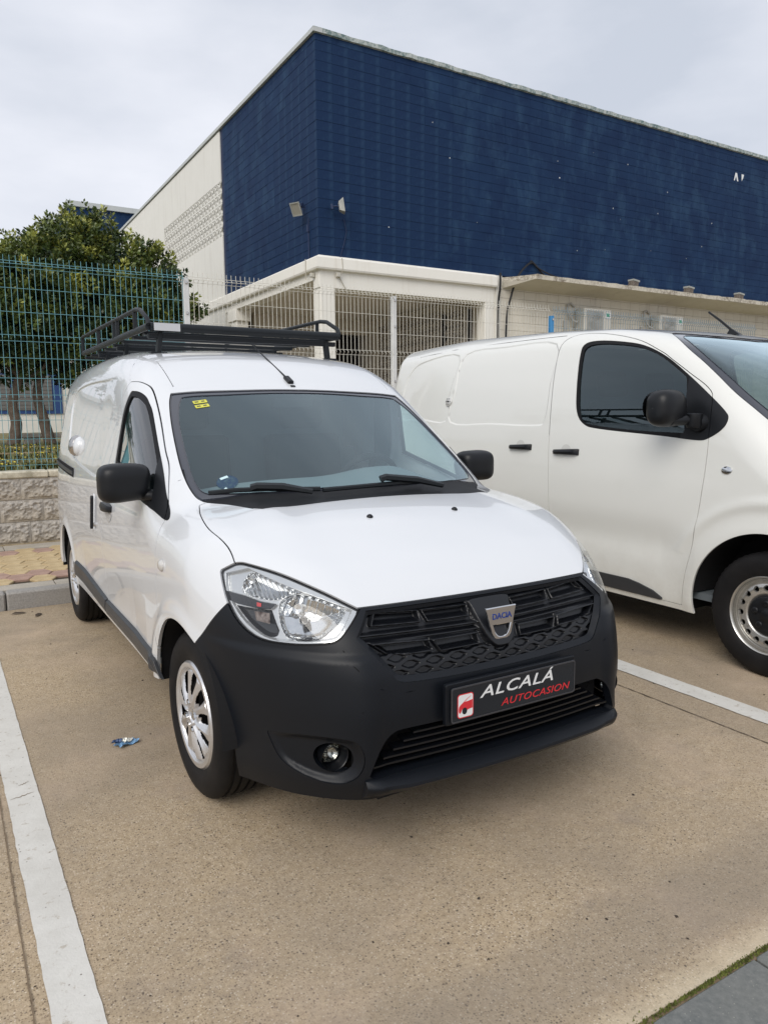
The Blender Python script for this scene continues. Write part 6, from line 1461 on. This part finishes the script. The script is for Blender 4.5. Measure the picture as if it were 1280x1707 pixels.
# trees
def leafmat(nm, a, b_, c):
    def f(g, bb):
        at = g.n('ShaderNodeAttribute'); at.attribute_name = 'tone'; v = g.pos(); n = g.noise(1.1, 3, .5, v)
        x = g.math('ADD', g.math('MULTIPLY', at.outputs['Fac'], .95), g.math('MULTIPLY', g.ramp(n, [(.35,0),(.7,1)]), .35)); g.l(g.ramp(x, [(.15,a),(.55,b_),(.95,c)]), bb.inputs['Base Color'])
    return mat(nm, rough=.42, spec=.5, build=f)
M_LEAF = leafmat('glossy_leaves', (.024,.048,.016), (.095,.135,.032), (.33,.345,.07)); M_BARK = mat('grey_brown_bark', rough=.95, build=worn((.10,.075,.055), (.20,.155,.12), 8, .95, .8, .02, 30))
def tree(loc, seed, trunk, lobes, ntw, label, group=None, leaf=.105, per=44):
    e = empty('leafy_tree', loc, 0, label, 'tree', group); rs = np.random.RandomState(seed)
    q = MB()
    P = [np.array(p, float) for p in trunk]; q.tube([tuple(p) for p in catmull(P, 5, False)], list(np.linspace(.15, .085, 5*(len(P)-1)+1)), 9); top = P[-1]
    for k in range(11):
        a = 6.28*k/11+rs.uniform(-.3,.3); L = lobes[k % len(lobes)]; end = np.array(L[:3])+rs.normal(0, .3, 3); mid = top*.45+end*.55+rs.normal(0, .2, 3); q.tube([tuple(p) for p in catmull([top-np.array([0,0,.25]), mid, end], 5, False)], list(np.linspace(.06, .012, 11)), 6)
    q.build('trunk', M_BARK, e)
    C, D = [], []
    Lb = np.array(lobes); w = (Lb[:,3]*Lb[:,4]*Lb[:,5])**.67; w /= w.sum(); ii = rs.choice(len(Lb), ntw, p=w)
    d = rs.normal(0, 1, (ntw, 3)); d /= np.linalg.norm(d, axis=1)[:, None]; r = rs.uniform(.25, 1, ntw)**.5
    Cn = Lb[ii,:3]+d*Lb[ii,3:6]*r[:, None]; up = d*.75+np.array([0,0,.85])+rs.normal(0, .25, (ntw, 3)); up /= np.linalg.norm(up, axis=1)[:, None]
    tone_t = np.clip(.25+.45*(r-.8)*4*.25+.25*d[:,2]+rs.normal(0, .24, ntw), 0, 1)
    n = ntw*per; ti = np.repeat(np.arange(ntw), per); s = np.tile(np.linspace(0, 1, per), ntw)+rs.uniform(-.02,.02, n); Lt = rs.uniform(.28, .52, ntw)[ti]
    rad = rs.normal(0, 1, (n, 3)); rad -= (rad*up[ti]).sum(1)[:, None]*up[ti]; rad /= np.linalg.norm(rad, axis=1)[:, None]
    base = Cn[ti]+up[ti]*(s*Lt)[:, None]+rad*(.10*(1-s)+.02)[:, None]*rs.uniform(.3, 1.3, n)[:, None]
    ax = rad*.8+up[ti]*.7+rs.normal(0, .3, (n, 3)); ax /= np.linalg.norm(ax, axis=1)[:, None]; sd_ = np.cross(ax, rs.normal(0, 1, (n, 3))); sd_ /= np.linalg.norm(sd_, axis=1)[:, None]
    ls = leaf*rs.uniform(.7, 1.3, n); V = np.stack([base, base+ax*(ls*.5)[:, None]+sd_*(ls*.26)[:, None], base+ax*ls[:, None], base+ax*(ls*.5)[:, None]-sd_*(ls*.26)[:, None]], 1).reshape(-1, 3)
    T = np.arange(4*n).reshape(n, 4); me = bpy.data.meshes.new('crown'); me.vertices.add(4*n); me.vertices.foreach_set('co', V.astype(np.float32).ravel()); me.loops.add(4*n); me.loops.foreach_set('vertex_index', T.astype(np.int32).ravel())
    me.polygons.add(n); me.polygons.foreach_set('loop_start', np.arange(0, 4*n, 4, dtype=np.int32)); me.polygons.foreach_set('loop_total', np.full(n, 4, np.int32)); me.update(calc_edges=True)
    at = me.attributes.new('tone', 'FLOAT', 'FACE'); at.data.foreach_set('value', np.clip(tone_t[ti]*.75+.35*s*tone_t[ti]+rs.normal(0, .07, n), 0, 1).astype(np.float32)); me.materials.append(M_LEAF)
    link(bpy.data.objects.new('crown', me), e); return e
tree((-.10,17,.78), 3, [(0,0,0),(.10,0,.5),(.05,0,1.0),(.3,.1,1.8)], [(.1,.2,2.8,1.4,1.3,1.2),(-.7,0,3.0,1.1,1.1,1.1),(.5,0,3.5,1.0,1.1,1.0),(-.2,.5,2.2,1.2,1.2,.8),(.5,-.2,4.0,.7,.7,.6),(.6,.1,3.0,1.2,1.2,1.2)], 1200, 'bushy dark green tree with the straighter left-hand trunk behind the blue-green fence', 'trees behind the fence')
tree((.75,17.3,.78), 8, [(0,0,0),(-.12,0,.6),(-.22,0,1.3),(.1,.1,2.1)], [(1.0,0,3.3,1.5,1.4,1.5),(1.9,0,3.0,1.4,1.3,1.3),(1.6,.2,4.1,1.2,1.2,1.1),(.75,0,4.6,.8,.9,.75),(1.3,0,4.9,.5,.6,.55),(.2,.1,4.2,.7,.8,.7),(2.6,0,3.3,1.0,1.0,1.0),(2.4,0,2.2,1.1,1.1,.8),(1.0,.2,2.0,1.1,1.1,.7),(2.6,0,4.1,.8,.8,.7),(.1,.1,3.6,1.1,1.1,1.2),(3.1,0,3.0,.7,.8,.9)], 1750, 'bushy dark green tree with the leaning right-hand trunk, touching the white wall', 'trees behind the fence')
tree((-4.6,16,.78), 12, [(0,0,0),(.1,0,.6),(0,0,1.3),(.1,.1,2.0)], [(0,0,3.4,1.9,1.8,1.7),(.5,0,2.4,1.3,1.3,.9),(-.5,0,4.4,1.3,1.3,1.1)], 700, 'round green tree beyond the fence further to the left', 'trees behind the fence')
# litter
e = empty('litter_wrapper', (-.968,.568,.004), .35, 'small crumpled blue and silver wrapper lying on the concrete beside the front wheel', 'litter')
e.scale = (.78,.78,.6)
def wrap(name, lo, hi, m_, z0, sd):
    rs = random.Random(sd); nx, ny = 8, 5; V = [(lo[0]+(hi[0]-lo[0])*i/nx, lo[1]+(hi[1]-lo[1])*j/ny, z0+rs.uniform(0,.008)+.010*math.sin(i*.9+j)) for i in range(nx+1) for j in range(ny+1)]
    q = MB(); q.add(V, [(i*(ny+1)+j, (i+1)*(ny+1)+j, (i+1)*(ny+1)+j+1, i*(ny+1)+j+1) for i in range(nx) for j in range(ny)]); return q.build(name, m_, e, fix=False)
wrap('foil', (-.055,-.035), (.065,.035), mat('blue_foil', (.22,.40,.62), .3, .3), .006, 1); wrap('dark_stripe', (-.065,.018), (.0,.050), mat('navy_foil', (.03,.06,.14), .3, .3), .018, 2); wrap('pale_patch', (-.02,-.02), (.035,.025), mat('pale_foil', (.5,.5,.45), .3, .4), .020, 3)
# dead leaves by the kerb
ml = mat('dead_leaf', (.06,.04,.025), .8)
for i, (x, y, lb) in enumerate(((-1.17,3.20,'dark dead leaf on the concrete beside the kerb joint'), (-1.05,3.08,'curled brown dead leaf lying a little in front of the kerb'), (-.74,3.22,'dead leaf against the kerb close to the rear wheel'))):
    q = MB(); q.add([(-.05,0,.004),(-.02,.014,.014),(.03,.012,.010),(.055,0,.003),(.03,-.012,.006),(-.02,-.014,.008)], [(0,1,2,3,4,5)]); o = q.build('dead_leaf', ml, None, fix=False); o.location = (x, y, .002); o.rotation_euler[2] = i*1.1; tag(o, lb, 'leaf', 'dead leaves by the kerb')
